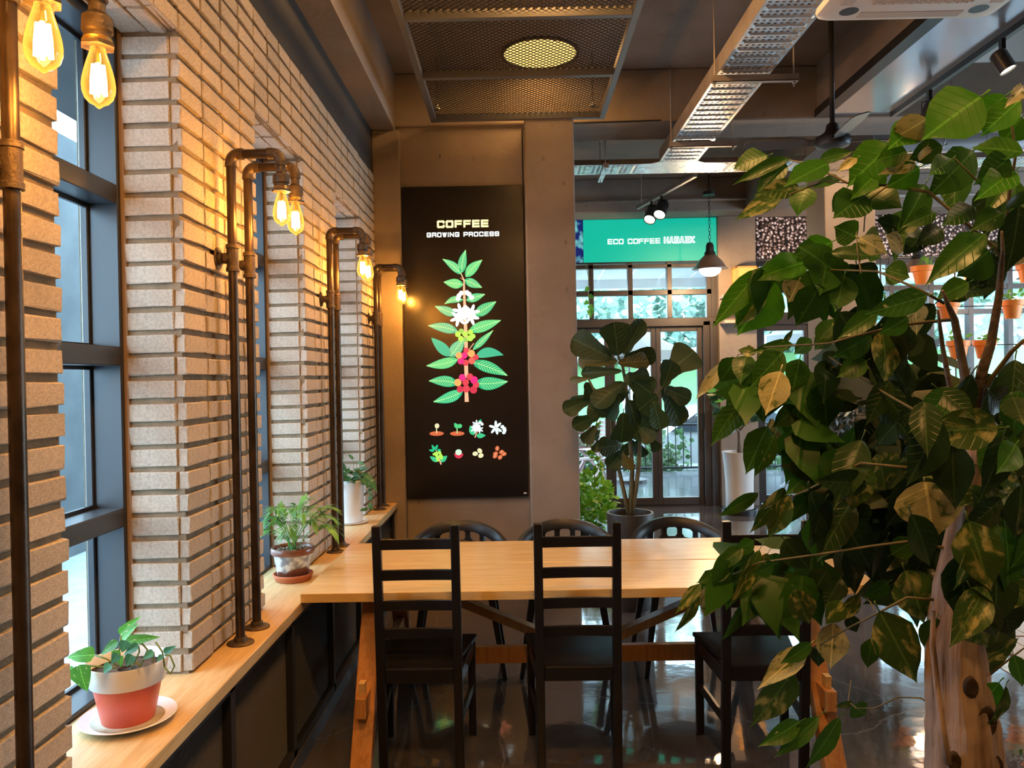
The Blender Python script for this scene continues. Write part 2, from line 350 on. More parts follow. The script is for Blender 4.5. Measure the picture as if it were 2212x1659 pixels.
# brick shapes: bevelled, slightly chipped slips; several variants per kind
def brick_mesh(lx, ly, lz, seed):
    r = random.Random(seed); bm = bmesh.new()
    bmesh.ops.create_cube(bm, size=1.0, matrix=Matrix.Diagonal((lx, ly, lz, 1)))
    bmesh.ops.bevel(bm, geom=list(bm.edges), offset=.0028, segments=1, affect='EDGES', profile=.5)
    for v in bm.verts:
        v.co += Vector((r.uniform(-1, 1)*.0016, r.uniform(-1, 1)*.0024, r.uniform(-1, 1)*.0024))
    me = bpy.data.meshes.new('brick'); bm.to_mesh(me); bm.free(); me.materials.append(M['brick'])
    return me
BH = .0555
KINDS = {
 'front': [brick_mesh(.032, .1745, BH, i) for i in range(5)],
 'frontw': [brick_mesh(.032, .163, BH, 20+i) for i in range(4)],
 'jamb': [brick_mesh(.1545, .032, BH, 40+i) for i in range(4)],
 'soffit': [brick_mesh(.088, .160, .032, 60+i) for i in range(3)],
 'soffit2': [brick_mesh(.052, .160, .032, 70+i) for i in range(3)],
}
slots = []   # (kind, centre, face size)
def jit(): return RND.uniform(-.0018, .0018)
def front(yc, k, kind='front'):
    slots.append((kind, (XW-.016+jit(), yc+jit(), Z0+(k+.5)*PITCH+jit()*.6)))
for yj in [.37, 1.11]+JAMB:
    cols = 4 if yj < 5.3 else 3
    for c in range(cols):
        for k in range(28): front(yj+.0925+c*.185, k)
for c, y in enumerate((5.436+3*.185+.047,)):
    pass
def lint(yj, c):
    j = min(q for q in JAMB if q > yj); p = (j-yj)/4; return (yj+p*(c+.5),)
for yj in (1.85, 3.264, 4.720):                      # lintel above the openings
    for c in range(4):
        for k in range(28, 34): front(*lint(yj, c), k, 'frontw')
for yj in [.37, 1.11]+JAMB:
    for c in range(4 if yj < 5.3 else 3):
        for k in range(28, 34): front(yj+.0925+c*.185, k)
for yj in JAMB:                                      # jambs facing the viewer
    for k in range(28): slots.append(('jamb', (-1.1765+jit()*.3, yj+.016+jit(), Z0+(k+.5)*PITCH+jit()*.6)))
for yj in (1.85, 3.264, 4.720):                      # jambs facing away
    for k in range(28): slots.append(('jamb', (-1.178, yj-.016+jit(), Z0+(k+.5)*PITCH)))
for yj in (1.85, 3.264, 4.720):                      # undersides of the lintels
    for c in range(4):
        slots.append(('soffit', (-1.205, lint(yj, c)[0], 2.780+jit())))
        slots.append(('soffit2', (-1.128, lint(yj, c)[0], 2.780+jit())))
def visible_area(s):
    x, y, z = s[1]
    if y < 1.2: return 0
    px, py = project((XW, y, z))
    if not (-60 < px < 2270 and -60 < py < 1720): return 0
    if s[0] == 'jamb':
        return 0 if any(abs(y+.016-j) < .02 for j in (1.85, 3.264, 4.72)) else 22./(y*y)
    if s[0].startswith('soff'): return 6/(y*y)
    return 20./(y*y)/y
order = sorted(range(len(slots)), key=lambda i: -visible_area(slots[i]))
near = set(order[:300]); rest = MB()
for i, (kind, p) in enumerate(slots):
    me = KINDS[kind][i % len(KINDS[kind])]
    if i in near:
        o = bpy.data.objects.new('brick', me); COL.objects.link(o); o.parent = wall_l; o.location = p
    else:
        rest.add([(v.co.x+p[0], v.co.y+p[1], v.co.z+p[2]) for v in me.vertices], [tuple(q.vertices) for q in me.polygons])
# last cut column at the corner pier
for k in range(34):
    z = Z0+(k+.5)*PITCH; y0, y1 = 5.436+3*.185+.005, 6.08
    rest.box(XW-.032, XW, y0, y1, z-BH/2, z+BH/2)
tag(rest.build('brick_courses', M['brick'], wall_l), kind='stuff')

# ------------------------------------------------------------------ left windows
M['glass'] = glass_mat('clear_glass', (.90, .96, .98))
M['glass_wet'] = glass_mat('rain_spotted_glass', (.86, .93, .97), rough=.02)
M['seal'] = mat('tan_sealant', (.30, .20, .12), .8)
for n, (ya, yb) in enumerate(((1.85, 2.524), (3.264, 3.980), (4.720, 5.436))):
    root = thing('window_%d' % (n+1), None, None, (-1.31, (ya+yb)/2, .66)); root['kind'] = 'structure'
    def fr(x0, x1, y0, y1, z0, z1, nm='frame_bar'): MB().box(x0, x1, y0, y1, z0, z1).build(nm, M['steel_dark'], root, bev=.003, seg=1)
    xo, xi = -1.385, -1.262
    fr(xo, xi, ya+.001, ya+.05, .655, 2.785, 'frame_jamb'); fr(xo, xi, yb-.022, yb-.001, .655, 2.785, 'frame_jamb')
    fr(-1.378, -1.354, yb-.034, yb-.022, .70, 2.76, 'glazing_bead')
    fr(-1.378, -1.354, ya+.05, ya+.062, .70, 2.76, 'glazing_bead')
    fr(xo, xi, ya+.05, yb-.022, .655, .715, 'frame_sill'); fr(xo, xi, ya+.05, yb-.022, 2.735, 2.785, 'frame_head')
    for z in (1.215, 1.73, 2.245): fr(xo, xi, ya+.05, yb-.022, z-.03, z+.03, 'transom')
    zs = [.715, 1.185, 1.245, 1.70, 1.76, 2.215, 2.275, 2.735]
    for k in range(4):
        MB().box(-1.374, -1.368, ya+.05, yb-.022, zs[2*k]+.002, zs[2*k+1]-.002).build('glass_pane', M['glass_wet'], root)
        MB().box(-1.366, -1.354, ya+.062, yb-.034, zs[2*k], zs[2*k]+.012).build('glazing_bead', M['black_metal'], root)
        MB().box(-1.366, -1.354, ya+.062, yb-.034, zs[2*k+1]-.012, zs[2*k+1]).build('glazing_bead', M['black_metal'], root)
    MB().box(-1.266, -1.250, yb-.001, yb+.012, .70, 2.765).build('sealant_strip', M['seal'], root)

# ------------------------------------------------------------------ what lies outside the left windows
struct('trim_13', MB().box(-4.9, -4.6, 6.4, 8.43, -.3, 4.2), M['concrete_ext'])        # retaining wall
struct('trim_14', MB().box(-2.05, -1.42, -3, 6.4, 2.88, 3.05), M['dark_wall'])           # eave
M['paving'] = mat('outdoor_bounce_paving', (.34, .37, .40), .7, c2=(.26, .29, .31), ns=4)  # pale tone added to bounce daylight up onto the window jambs
struct('ground', MB().box(-30, -1.42, -30, 40, -.4, -.12), M['paving'])

# ------------------------------------------------------------------ shelf along the wall
sh = thing('window_ledge', 'long oak ledge running under the brick wall windows on a black mesh frame', 'shelf', (-1.0, 4.0, 0))
MB().box(-1.262, -.932, 1.0, 5.99, .655, .70).build('ledge_board', M['shelf_wood'], sh, bev=.003, seg=1)
posts = [1.17, 1.87, 2.57, 3.27, 3.98, 4.68, 5.38, 5.955]
for y in posts: MB().box(-.992, -.952, y-.02, y+.02, .07, .655).build('post', M['black_metal'], sh)
MB().box(-.992, -.952, 1.15, 5.975, .625, .655).build('top_rail', M['black_metal'], sh)
MB().box(-.992, -.952, 1.15, 5.975, .07, .10).build('bottom_rail', M['black_metal'], sh)
def mesh_wires(mb, P, Q, s, r):
    """ diamond wire net in the unit rectangle spanned by P (origin,u,v vectors with lengths) """
    o, u, v = [Vector(a) for a in P]; lu, lv = u.length, v.length; u = u/lu; v = v/lv; nrm = u.cross(v)
    slope = Q
    for sg in (1, -1):
        k = -lv/slope if sg > 0 else 0.0
        end = lu if sg > 0 else lu+lv/slope
        while k < end:
            # line: a = k + sg*b/slope
            b0, b1 = 0.0, lv
            def cl(a): return a
            pts = []
            for b in (0.0, lv): pts.append((k+sg*b/slope, b))
            (a0, b0), (a1, b1) = pts
            if a0 != a1:
                def clip(t): return (a0+(a1-a0)*t, b0+(b1-b0)*t)
                t0, t1 = 0., 1.
                da = a1-a0
                for lim, side in ((0., 1), (lu, -1)):
                    t = (lim-a0)/da
                    if side*da > 0: t0 = max(t0, t)
                    else: t1 = min(t1, t)
                if t1-t0 > .01:
                    p, q = clip(t0), clip(t1)
                    A = o+u*p[0]+v*p[1]; B = o+u*q[0]+v*q[1]
                    mb.bar(A+nrm*r*sg, B+nrm*r*sg, r*2, r*2, up=nrm)
            k += s
    return mb
M['mesh_metal'] = mat('black_expanded_metal', (.085, .08, .075), .5, metal=.3)
for a, b_ in zip(posts[:-1], posts[1:]):
    mb = mesh_wires(MB(), ((-.984, a+.02, .10), (0, b_-a-.04, 0), (0, 0, .525)), .55, .021, .0017)
    tag(mb.build('mesh_panel', M['mesh_metal'], sh), kind='stuff')
struct('baseboard_left', MB().box(-1.262, -.945, -.4, 5.99, 0, .07), M['dark_wall'])

# ------------------------------------------------------------------ far wall: doors, transoms, pilaster, right hand glazing
def box_s(name, m, *a, **k): return struct(name, MB().box(*a), m, **k)
box_s('wall_far', M['concrete'], XL-.1, 8.0, 9.86, 9.98, 3.04, 3.60)
box_s('trim_15', M['concrete'], 2.50, 2.965, 9.72, 10.0, 0, 3.58, bev=.008)
box_s('wall_far_left', M['concrete'], XL-.1, -.05, 9.86, 9.98, 0, 3.04)
def framed(root, nm, x0, x1, z0, z1, t, y=9.88, dep=.06, m='bronze', glass=True, b=None):
    """ rectangular leaf: stiles, rails and a pane, children of root """
    b = b or t
    MB().box(x0, x0+t, y-dep/2, y+dep/2, z0, z1).build('stile', M[m], root, bev=.004, seg=1)
    MB().box(x1-t, x1, y-dep/2, y+dep/2, z0, z1).build('stile', M[m], root, bev=.004, seg=1)
    MB().box(x0+t, x1-t, y-dep/2, y+dep/2, z0, z0+b).build('rail', M[m], root, bev=.004, seg=1)
    MB().box(x0+t, x1-t, y-dep/2, y+dep/2, z1-t, z1).build('rail', M[m], root, bev=.004, seg=1)
    if glass: MB().box(x0+t-.005, x1-t+.005, y-.004, y+.004, z0+b-.005, z1-t+.005).build('glass_pane', M['glass'], root)
# folding doors
dr = thing('door_1', None, None, (1.4, 9.88, 0)); dr['kind'] = 'structure'
for x in (-.0, .58, 1.16, 1.74): framed(dr, 'leaf', x+.002, x+.578, .012, 2.24, .062, b=.09)
MB().box(2.322, 2.50, 9.80, 9.95, 0, 2.30).build('door_jamb', M['bronze'], dr, bev=.006)
MB().box(2.40, 2.44, 9.76, 9.80, 0, 2.30).build('door_stop', M['bronze'], dr)
MB().box(-.05, 2.50, 9.80, 9.95, 2.24, 2.345).build('door_head', M['bronze'], dr, bev=.006)
MB().box(-.05, 2.50, 9.82, 9.94, .0, .012).build('threshold', M['black_metal'], dr)
MB().box(2.285, 2.30, 9.81, 9.85, .95, 1.15).build('door_handle', M['black_metal'], dr)
# transom grid above the doors
wn = thing('window_4', None, None, (1.4, 9.88, 2.345)); wn['kind'] = 'structure'
xs = [-.05, .455, .945, 1.432, 1.92, 2.41]
for i, x in enumerate(xs): MB().box(x-.03, x+.03, 9.83, 9.93, 2.345, 3.04).build('mullion', M['bronze'], wn, bev=.004, seg=1)
MB().box(2.44, 2.50, 9.83, 9.93, 2.345, 3.04).build('mullion', M['bronze'], wn)
MB().box(-.05, 2.44, 9.83, 9.93, 2.635, 2.70).build('transom_bar', M['bronze'], wn, bev=.004, seg=1)
MB().box(-.05, 2.44, 9.83, 9.93, 2.975, 3.02).build('transom_bar', M['bronze'], wn, bev=.004, seg=1)
for i in range(5):
    for z0, z1 in ((2.345, 2.635), (2.70, 2.975)):
        MB().box(xs[i]+.03, xs[i+1]-.03, 9.876, 9.884, z0, z1).build('glass_pane', M['glass'], wn)
# second door between pilaster and pillar
d2 = thing('door_2', None, None, (3.33, 9.88, 0)); d2['kind'] = 'structure'
framed(d2, 'leaf', 3.02, 3.66, .012, 2.24, .075, b=.10)
for x0, x1 in ((2.965, 3.02), (3.66, 3.74)): MB().box(x0, x1, 9.82, 9.95, 0, 2.30).build('door_jamb', M['bronze'], d2)
MB().box(2.965, 3.74, 9.82, 9.95, 2.24, 2.36).build('door_head', M['bronze'], d2)
MB().box(3.605, 3.625, 9.81, 9.85, .95, 1.13).build('door_handle', M['black_metal'], d2)
# glazing over door 2 and to the right
w5 = thing('window_5', None, None, (5.5, 9.88, 0)); w5['kind'] = 'structure'
for x in (2.98, 3.70, 4.19, 4.68, 5.17, 5.66, 6.15, 6.64, 7.13, 7.62): MB().box(x-.03, x+.03, 9.83, 9.93, 2.36 if x < 3.5 else 0, 3.04).build('mullion', M['bronze'], w5)
for z in (2.36, 2.667, 3.0): MB().box(2.965, 8.0, 9.835, 9.925, z-.03, z+.03).build('transom_bar', M['bronze'], w5)
MB().box(3.74, 8.0, 9.83, 9.93, 0, .09).build('sill_bar', M['bronze'], w5)
for x0, x1 in zip((2.98, 3.70, 4.19, 4.68, 5.17, 5.66, 6.15, 6.64, 7.13, 7.62), (3.70, 4.19, 4.68, 5.17, 5.66, 6.15, 6.64, 7.13, 7.62, 8.0)):
    for z0, z1 in ((.09, 2.33), (2.39, 2.637), (2.697, 2.97)):
        if x0 < 3.5 and z0 < 1: continue
        MB().box(x0+.03, x1-.03, 9.876, 9.884, z0, z1).build('glass_pane', M['glass'], w5)
# ------------------------------------------------------------------ pipe wall lamps
def bulb_mat():
    m, nt, b, N, L = _new('amber_bulb_glass'); nt.nodes.remove(b)
    tr = N('ShaderNodeBsdfTransparent'); tr.inputs[0].default_value = (1.0, .86, .55, 1)
    em = N('ShaderNodeEmission'); em.inputs[0].default_value = (1.0, .46, .06, 1); em.inputs[1].default_value = 2.4
    ad = N('ShaderNodeMixShader'); lw = N('ShaderNodeLayerWeight'); lw.inputs[0].default_value = .45
    L(lw.outputs['Facing'], ad.inputs[0]); L(tr.outputs[0], ad.inputs[1]); L(em.outputs[0], ad.inputs[2])
    gl = N('ShaderNodeBsdfGlossy'); gl.inputs['Roughness'].default_value = .02
    mx = N('ShaderNodeMixShader'); L(schlick(N, L), mx.inputs[0]); L(ad.outputs[0], mx.inputs[1]); L(gl.outputs[0], mx.inputs[2])
    L(mx.outputs[0], nt.nodes['Material Output'].inputs[0]); return m
M['bulb'] = bulb_mat()
M['filament'] = emit('glowing_filament', (1.0, .70, .25), 60.)
M['brass'] = mat('brass_thread', (.55, .36, .13), .35, metal=.9)
def elbow(mb, c, d0, d1, r, R=.03, n=12):
    """ swept quarter bend from direction d0 (in) to d1 (out) centred on corner c """
    d0, d1 = Vector(d0), Vector(d1); c = Vector(c)
    pts = [c-d0*R*1.5, c-d0*R]
    for i in range(1, 6):
        t = i/6.0*math.pi/2
        pts.append(c-d0*R+d0*R*math.sin(t)+d1*R*(1-math.cos(t)))
    pts += [c+d1*R, c+d1*R*1.5]
    mb.tube(pts, [r*1.3, r*1.22]+[r*1.2]*5+[r*1.22, r*1.3], n); return mb
def make_lamp():
    root = bpy.data.objects.new('pipe_lamp', None); COL.objects.link(root)
    HH, A, r = 1.757, .180, .0165
    def part(mb, nm, m, par=None, sm=True):
        o = mb.build(nm, M[m], None, smooth=sm, auto=40); o.parent = par or root; return o
    part(MB().lathe([(.0, 0), (.048, 0), (.048, .004), (.045, .007), (.024, .009), (.022, .024), (.0165, .026)], 24), 'base_flange', 'fitting')
    part(MB().tube([(0,0,.02), (0,0,1.345)], r, 14), 'lower_pipe', 'pipe')
    t = MB().lathe([(.0165, 1.335), (.0235, 1.337), (.0235, 1.350), (.021, 1.352), (.021, 1.418), (.0235, 1.420), (.0235, 1.433), (.0165, 1.435)], 16)
    t.tube([(0,0,1.385), (-.030,0,1.385)], .020, 14); part(t, 'tee_fitting', 'fitting')
    part(MB().tube([(-.026,0,1.385), (-.058,0,1.385)], .0145, 12), 'wall_nipple', 'pipe')
    part(MB().lathe([(.0, -.0535), (.040, -.0535), (.040, -.0495), (.022, -.047), (.020, -.036), (.015, -.035)], 22, c=(0,0,1.385), axis='X'), 'wall_flange', 'fitting')
    part(MB().tube([(0,0,1.425), (0,0,HH-.04)], r, 14), 'upper_pipe', 'pipe')
    part(elbow(MB(), (0,0,HH), (0,0,1), (1,0,0), r), 'elbow', 'fitting')
    part(MB().tube([(.035,0,HH), (A-.035,0,HH)], r, 14), 'arm_pipe', 'pipe')
    part(elbow(MB(), (A,0,HH), (1,0,0), (0,0,-1), r), 'elbow', 'fitting')
    z = HH-.045
    sk = MB().lathe([(.014, z+.006), (.016, z), (.016, z-.022), (.022, z-.028), (.029, z-.034), (.030, z-.062), (.026, z-.066), (.026, z-.076)], 18, c=(A,0,0))
    so = part(sk, 'lamp_holder', 'fitting')
    part(MB().lathe([(.0255, z-.074), (.0275, z-.077), (.0255, z-.080), (.0275, z-.083), (.0255, z-.086)], 18, c=(A,0,0)), 'brass_thread', 'brass', so)
    part(MB().lathe([(.02, z-.084), (.034, z-.085), (.034, z-.093), (.02, z-.094)], 6, c=(A,0,0)), 'hex_nut', 'fitting', so, sm=False)
    zb = z-.094
    prof = [(.0135, zb+.004), (.0150, zb-.006), (.0180, zb-.016), (.0225, zb-.030), (.0270, zb-.046), (.0305, zb-.062), (.0320, zb-.076), (.0310, zb-.089), (.0265, zb-.102), (.0185, zb-.111), (.0085, zb-.116), (.005, zb-.120), (.0, zb-.123)]
    bo = part(MB().lathe(prof, 22, c=(A,0,0)), 'glass_bulb', 'bulb')
    fm = MB()
    for k in range(4):
        th = k*math.pi/2+.4
        fm.tube([(A+.008*math.cos(th), .008*math.sin(th), zb-.034), (A+.011*math.cos(th+.2), .011*math.sin(th+.2), zb-.066), (A+.012*math.cos(th+.3), .012*math.sin(th+.3), zb-.094)], .0048, 8)
    part(fm, 'filament', 'filament', bo)
    part(MB().tube([(A,0,zb-.002), (A,0,zb-.034)], .0045, 8), 'glass_stem', 'brass', bo)
    l = bpy.data.lights.new('bulb_light', 'POINT'); l.energy = 30.0; l.color = (1.0, .43, .085); l.shadow_soft_size = .013
    lo = bpy.data.objects.new('bulb_light', l); COL.objects.link(lo); lo.parent = root; lo.location = (A, 0, zb-.066)
    return root
lamp0 = make_lamp()
LAMPS = [
 (1.40, 'rusty black pipe lamp nearest the viewer, its amber bulb cut by the top edge'),
 (1.585, 'black pipe lamp with large amber bulb hanging in front of the nearest window'),
 (2.820, 'left pipe lamp of the pair standing before the coral and white plant pot bay'),
 (2.998, 'right and slightly farther pipe lamp of the pair between the first two windows'),
 (4.300, 'left pipe lamp of the pair standing behind the glazed brown palm pot'),
 (4.455, 'right pipe lamp of the pair just in front of the tall white ivy pot'),
 (5.690, 'nearer pipe lamp of the last pair, beside the black coffee lightbox'),
 (5.840, 'farthest pipe lamp, mostly hidden behind its twin next to the corner pier'),
]
for i, (y, lb) in enumerate(LAMPS):
    o = lamp0 if i == 0 else copy_tree(lamp0)
    o.location = (-1.0125, y, .70); tag(o, lb, 'wall lamp', 'pipe lamps along the brick wall')

# ------------------------------------------------------------------ dining table
TX0, TX1, TY0, TY1 = -.934, 1.525, 3.316, 4.326
tb = thing('dining_table', 'long oak trestle table with two plank top and angled braces', 'table', (.295, 3.82, 0))
MB().box(TX0, TX1, TY0, 3.8165, .700, .740).build('top_plank', M['table_wood'], tb, bev=.003)
MB().box(TX0, TX1, 3.8235, TY1, .700, .740).build('top_plank', M['table_wood'], tb, bev=.003)
MB().box(TX0+.06, TX1-.06, TY0+.12, TY1-.12, .690, .700).build('under_frame', M['table_leg'], tb)
for x in (-.66, 1.25):
    for s in (-1, 1):
        MB().bar((x, 3.82+s*.30, .692), (x, 3.82+s*.675, .0), .085, .060, up=(0, s, 0)).build('leg', M['table_leg'], tb, bev=.004)
    MB().box(x-.022, x+.022, 3.82-.64, 3.82+.64, .262, .345).build('trestle_rail', M['table_leg'], tb, bev=.003)
    for s in (-1, 1):
        MB().hexa([(x-.012, 3.82+s*.575-.012, .235), (x+.012, 3.82+s*.575-.012, .235), (x+.012, 3.82+s*.575+.012, .235), (x-.012, 3.82+s*.575+.012, .235),
                   (x-.012, 3.82+s*.59-.022, .395), (x+.012, 3.82+s*.59-.022, .395), (x+.012, 3.82+s*.59+.022, .395), (x-.012, 3.82+s*.59+.022, .395)]).build('wedge', M['table_wood'], tb)
    MB().box(x-.045, x+.045, 3.82-.36, 3.82+.36, .655, .692).build('top_bearer', M['table_leg'], tb)
MB().box(-.655, 1.245, 3.80, 3.84, .255, .335).build('stretcher', M['table_leg'], tb, bev=.003)
for s in (-1, 1):
    MB().bar((.295+s*.02, 3.82, .315), (.295+s*.90, 3.82, .69), .04, .075, up=(0, 1, 0)).build('brace', M['table_leg'], tb, bev=.003)

# ------------------------------------------------------------------ ladder back chairs
def make_chair():
    root = bpy.data.objects.new('dining_chair', None); COL.objects.link(root)
    def part(mb, nm, bev=.004, smooth=False):
        o = mb.build(nm, M['chair_black'], None, smooth, bev=bev); o.parent = root; return o
    for s in (-1, 1):
        xo = s*.158
        # rear post: straight leg, then a back that leans towards the viewer
        pts = [(xo, .035, 0), (xo, .0, .43), (xo, -.012, .62), (xo*1.005, -.045, 1.05)]
        mb = MB(); w, d = .036, .034; vs = []
        for x, y, z in pts: vs += [(x-w/2, y-d/2, z), (x+w/2, y-d/2, z), (x+w/2, y+d/2, z), (x-w/2, y+d/2, z)]
        fs = [(0,3,2,1), tuple(range(12,16))]+[(4*i+j, 4*i+(j+1)%4, 4*i+4+(j+1)%4, 4*i+4+j) for i in range(3) for j in range(4)]
        part(mb.add(vs, fs), 'rear_post')
        part(MB().box(s*.190-.017, s*.190+.017, .375, .41, 0, .435), 'front_leg')
        part(MB().bar((s*.160, .01, .405), (s*.190, .385, .405), .022, .060), 'side_apron')
        part(MB().bar((s*.160, .02, .225), (s*.190, .385, .225), .020, .038), 'side_stretcher')
    part(MB().box(-.175, .175, .382, .404, .375, .435), 'front_apron')
    part(MB().box(-.14, .14, -.012, .010, .395, .455), 'rear_apron')
    part(MB().hexa([(-.142, -.010, .437), (.142, -.010, .437), (.215, .42, .437), (-.215, .42, .437),
                    (-.142, -.010, .458), (.142, -.010, .458), (.215, .42, .458), (-.215, .42, .458)]), 'seat', .006)
    for z, y in ((.600, -.010), (.718, -.020), (.845, -.030), (.972, -.039)):
        mb = MB(); n = 8; vs = []
        for i in range(n+1):
            t = i/n*2-1; x = t*.143; yy = y+.022*(1-t*t)
            sag = .004*(1-t*t)
            vs += [(x, yy-.007, z-.022-sag), (x, yy+.007, z-.022-sag), (x, yy+.005, z+.022-sag), (x, yy-.009, z+.022-sag)]
        fs = [(0,3,2,1), tuple(range(4*n, 4*n+4))]+[(4*i+j, 4*i+(j+1)%4, 4*i+4+(j+1)%4, 4*i+4+j) for i in range(n) for j in range(4)]
        part(mb.add(vs, fs), 'back_slat', .003)
    return root
ch0 = make_chair()
for i, (x, y, rz, lb) in enumerate(((-.421, 3.215, .0, 'black wooden ladder back chair nearest the brick wall, at the table front'),
                               (.231, 3.215, .0, 'black wooden ladder back chair in the middle of the table front'),
                               (.985, 3.185, -.03, 'black wooden ladder back chair half hidden behind the foreground tree leaves'))):
    o = ch0 if i == 0 else copy_tree(ch0)
    o.location = (x, y, 0); o.rotation_euler = (0, 0, rz); tag(o, lb, 'chair', 'ladder back chairs at the table front')

# ------------------------------------------------------------------ black plastic armchairs on the far side
def make_armchair():
    root = bpy.data.objects.new('plastic_armchair', None); COL.objects.link(root)
    def part(mb, nm, smooth=True, bev=0, par=None):
        o = mb.build(nm, M['plastic_black'], None, smooth, bev=bev, auto=50); o.parent = par or root; return o
    # local: seat centre at origin, table side is -y; back rim is +y
    a0, n = math.radians(-18), 36
    def rimp(t):                                   # t 0..1 around from right arm over the back to the left arm
        th = a0+(math.pi-2*a0)*t
        back = max(0., math.sin(th))
        return th, .270*math.cos(th), .248*math.sin(th)+.02, .655+.105*back**1.3
    prof = [(-.024, -.040), (.020, -.038), (.028, -.008), (.018, .018), (-.010, .021), (-.026, .0)]
    vs = []; k = len(prof)
    for i in range(n+1):
        th, x, y, z = rimp(i/n); nx, ny = math.cos(th), math.sin(th)
        for a, b in prof: vs.append((x+nx*a, y+ny*a, z+b))
    fs = [(i*k+j, i*k+(j+1)%k, (i+1)*k+(j+1)%k, (i+1)*k+j) for i in range(n) for j in range(k)]+[tuple(reversed(range(k))), tuple(range(n*k, n*k+k))]
    part(MB().add(vs, fs), 'arm_rim')
    # short spindles under the rim leave rounded slots, then a solid lower back shell
    for i in range(8):
        t = .17+.66*i/7; th, x, y, z = rimp(t)
        mb = MB(); ca, sa = math.cos(th), math.sin(th)
        for (w0, w1, z0, z1) in ((.062, .030, z-.036, z-.050), (.030, .030, z-.050, z-.082), (.030, .060, z-.082, z-.102)):
            vv = []
            for w, zz in ((w0, z0), (w1, z1)):
                for sx, sy in ((-1,-1), (1,-1), (1,1), (-1,1)):
                    u, v_ = sx*w/2, sy*.011; vv.append((x-sa*u+ca*v_, y+ca*u+sa*v_, zz))
            mb.add(vv, [(0,3,2,1),(4,5,6,7),(0,1,5,4),(1,2,6,5),(2,3,7,6),(3,0,4,7)])
        part(mb, 'back_spindle', False)
    # lower back shell flowing into the seat
    mb = MB(); rows = 6; vs = []
    for r in range(rows+1):
        f = r/rows
        for i in range(n+1):
            th, x, y, z = rimp(.06+.88*i/n); zz = (z-.098)*(1-f)+.46*f; sc = 1-.12*f
            vs.append((x*sc, y*sc, zz))
    fs = [(r*(n+1)+i, r*(n+1)+i+1, (r+1)*(n+1)+i+1, (r+1)*(n+1)+i) for r in range(rows) for i in range(n)]
    o = part(mb.add(vs, fs), 'back_shell'); s = o.modifiers.new('solid', 'SOLIDIFY'); s.thickness = .010
    seat = []
    for j, (sc, z) in enumerate(((.0, .435), (.5, .438), (.85, .446), (1.0, .462), (1.0, .448), (.85, .430), (0., .42))):
        seat.append((sc*.245, z))
    part(MB().lathe(seat, 32, sy=.92), 'seat')
    for sx in (-1, 1):
        for sy in (-1, 1):
            part(MB().bar((sx*.185, sy*.165, .44), (sx*.255, sy*.235, 0), .040, .030, up=(0,1,0), w2=.024, h2=.020), 'leg', False, .004)
            if sy < 0: part(MB().bar((sx*.205, -.17, .455), (sx*.270, -.060, .640), .05, .022, up=(0,1,0), w2=.035), 'arm_support', False, .004)
    return root
ac0 = make_armchair()
for i, (x, y, rz, lb) in enumerate(((-.355, 4.50, .03, 'black plastic armchair with slotted rim below the coffee lightbox'),
                               (.262, 4.50, -.04, 'black plastic armchair with slotted rim standing before the concrete pillar'),
                               (.925, 4.50, .02, 'black plastic armchair with slotted rim in front of the fiddle leaf fig planter'))):
    o = ac0 if i == 0 else copy_tree(ac0)
    o.location = (x, y, 0); o.rotation_euler = (0, 0, rz); tag(o, lb, 'chair', 'plastic armchairs on the far side of the table')

# ------------------------------------------------------------------ stroke lettering
G = {  # polylines in a unit box (x 0..1, y 0..1)
 'C': [[(1,.78),(1,.9),(.9,1),(.1,1),(0,.9),(0,.1),(.1,0),(.9,0),(1,.1),(1,.24)]],
 'O': [[(.1,1),(0,.9),(0,.1),(.1,0),(.9,0),(1,.1),(1,.9),(.9,1),(.1,1)]],
 'F': [[(0,0),(0,1),(1,1)], [(0,.5),(.92,.5)]],
 'E': [[(1,1),(0,1),(0,0),(1,0)], [(0,.5),(.95,.5)]],
 'G': [[(1,.78),(1,.9),(.9,1),(.1,1),(0,.9),(0,.1),(.1,0),(.9,0),(1,.1),(1,.46),(.5,.46)]],
 'R': [[(0,0),(0,1),(.88,1),(1,.9),(1,.55),(.88,.45),(0,.45)], [(.55,.45),(.9,.42),(1,.3),(1,0)]],
 'W': [[(0,1),(.28,0),(.5,.92),(.72,0),(1,1)]],
 'I': [[(.5,0),(.5,1)]],
 'N': [[(0,0),(0,1),(1,0),(1,1)]],
 'P': [[(0,0),(0,1),(.88,1),(1,.9),(1,.5),(.88,.4),(0,.4)]],
 'S': [[(1,.78),(1,.9),(.9,1),(.1,1),(0,.9),(0,.62),(.1,.52),(.9,.48),(1,.38),(1,.1),(.9,0),(.1,0),(0,.1),(0,.24)]],
 'H': [[(0,0),(0,1)], [(1,0),(1,1)], [(0,.5),(1,.5)]],
 'A': [[(0,0),(.42,1),(.58,1),(1,0)], [(.2,.34),(.8,.34)]],
 'B': [[(0,0),(0,1),(.85,1),(.95,.9),(.95,.6),(.85,.52),(0,.52)], [(.85,.52),(1,.42),(1,.1),(.9,0),(0,0)]],
 'K': [[(0,0),(0,1)], [(1,1),(.2,.5),(1,0)]],
}
class Letters(list):
    def build(s, name, m, parent):
        for mb in s: mb.build('letter', m, parent)
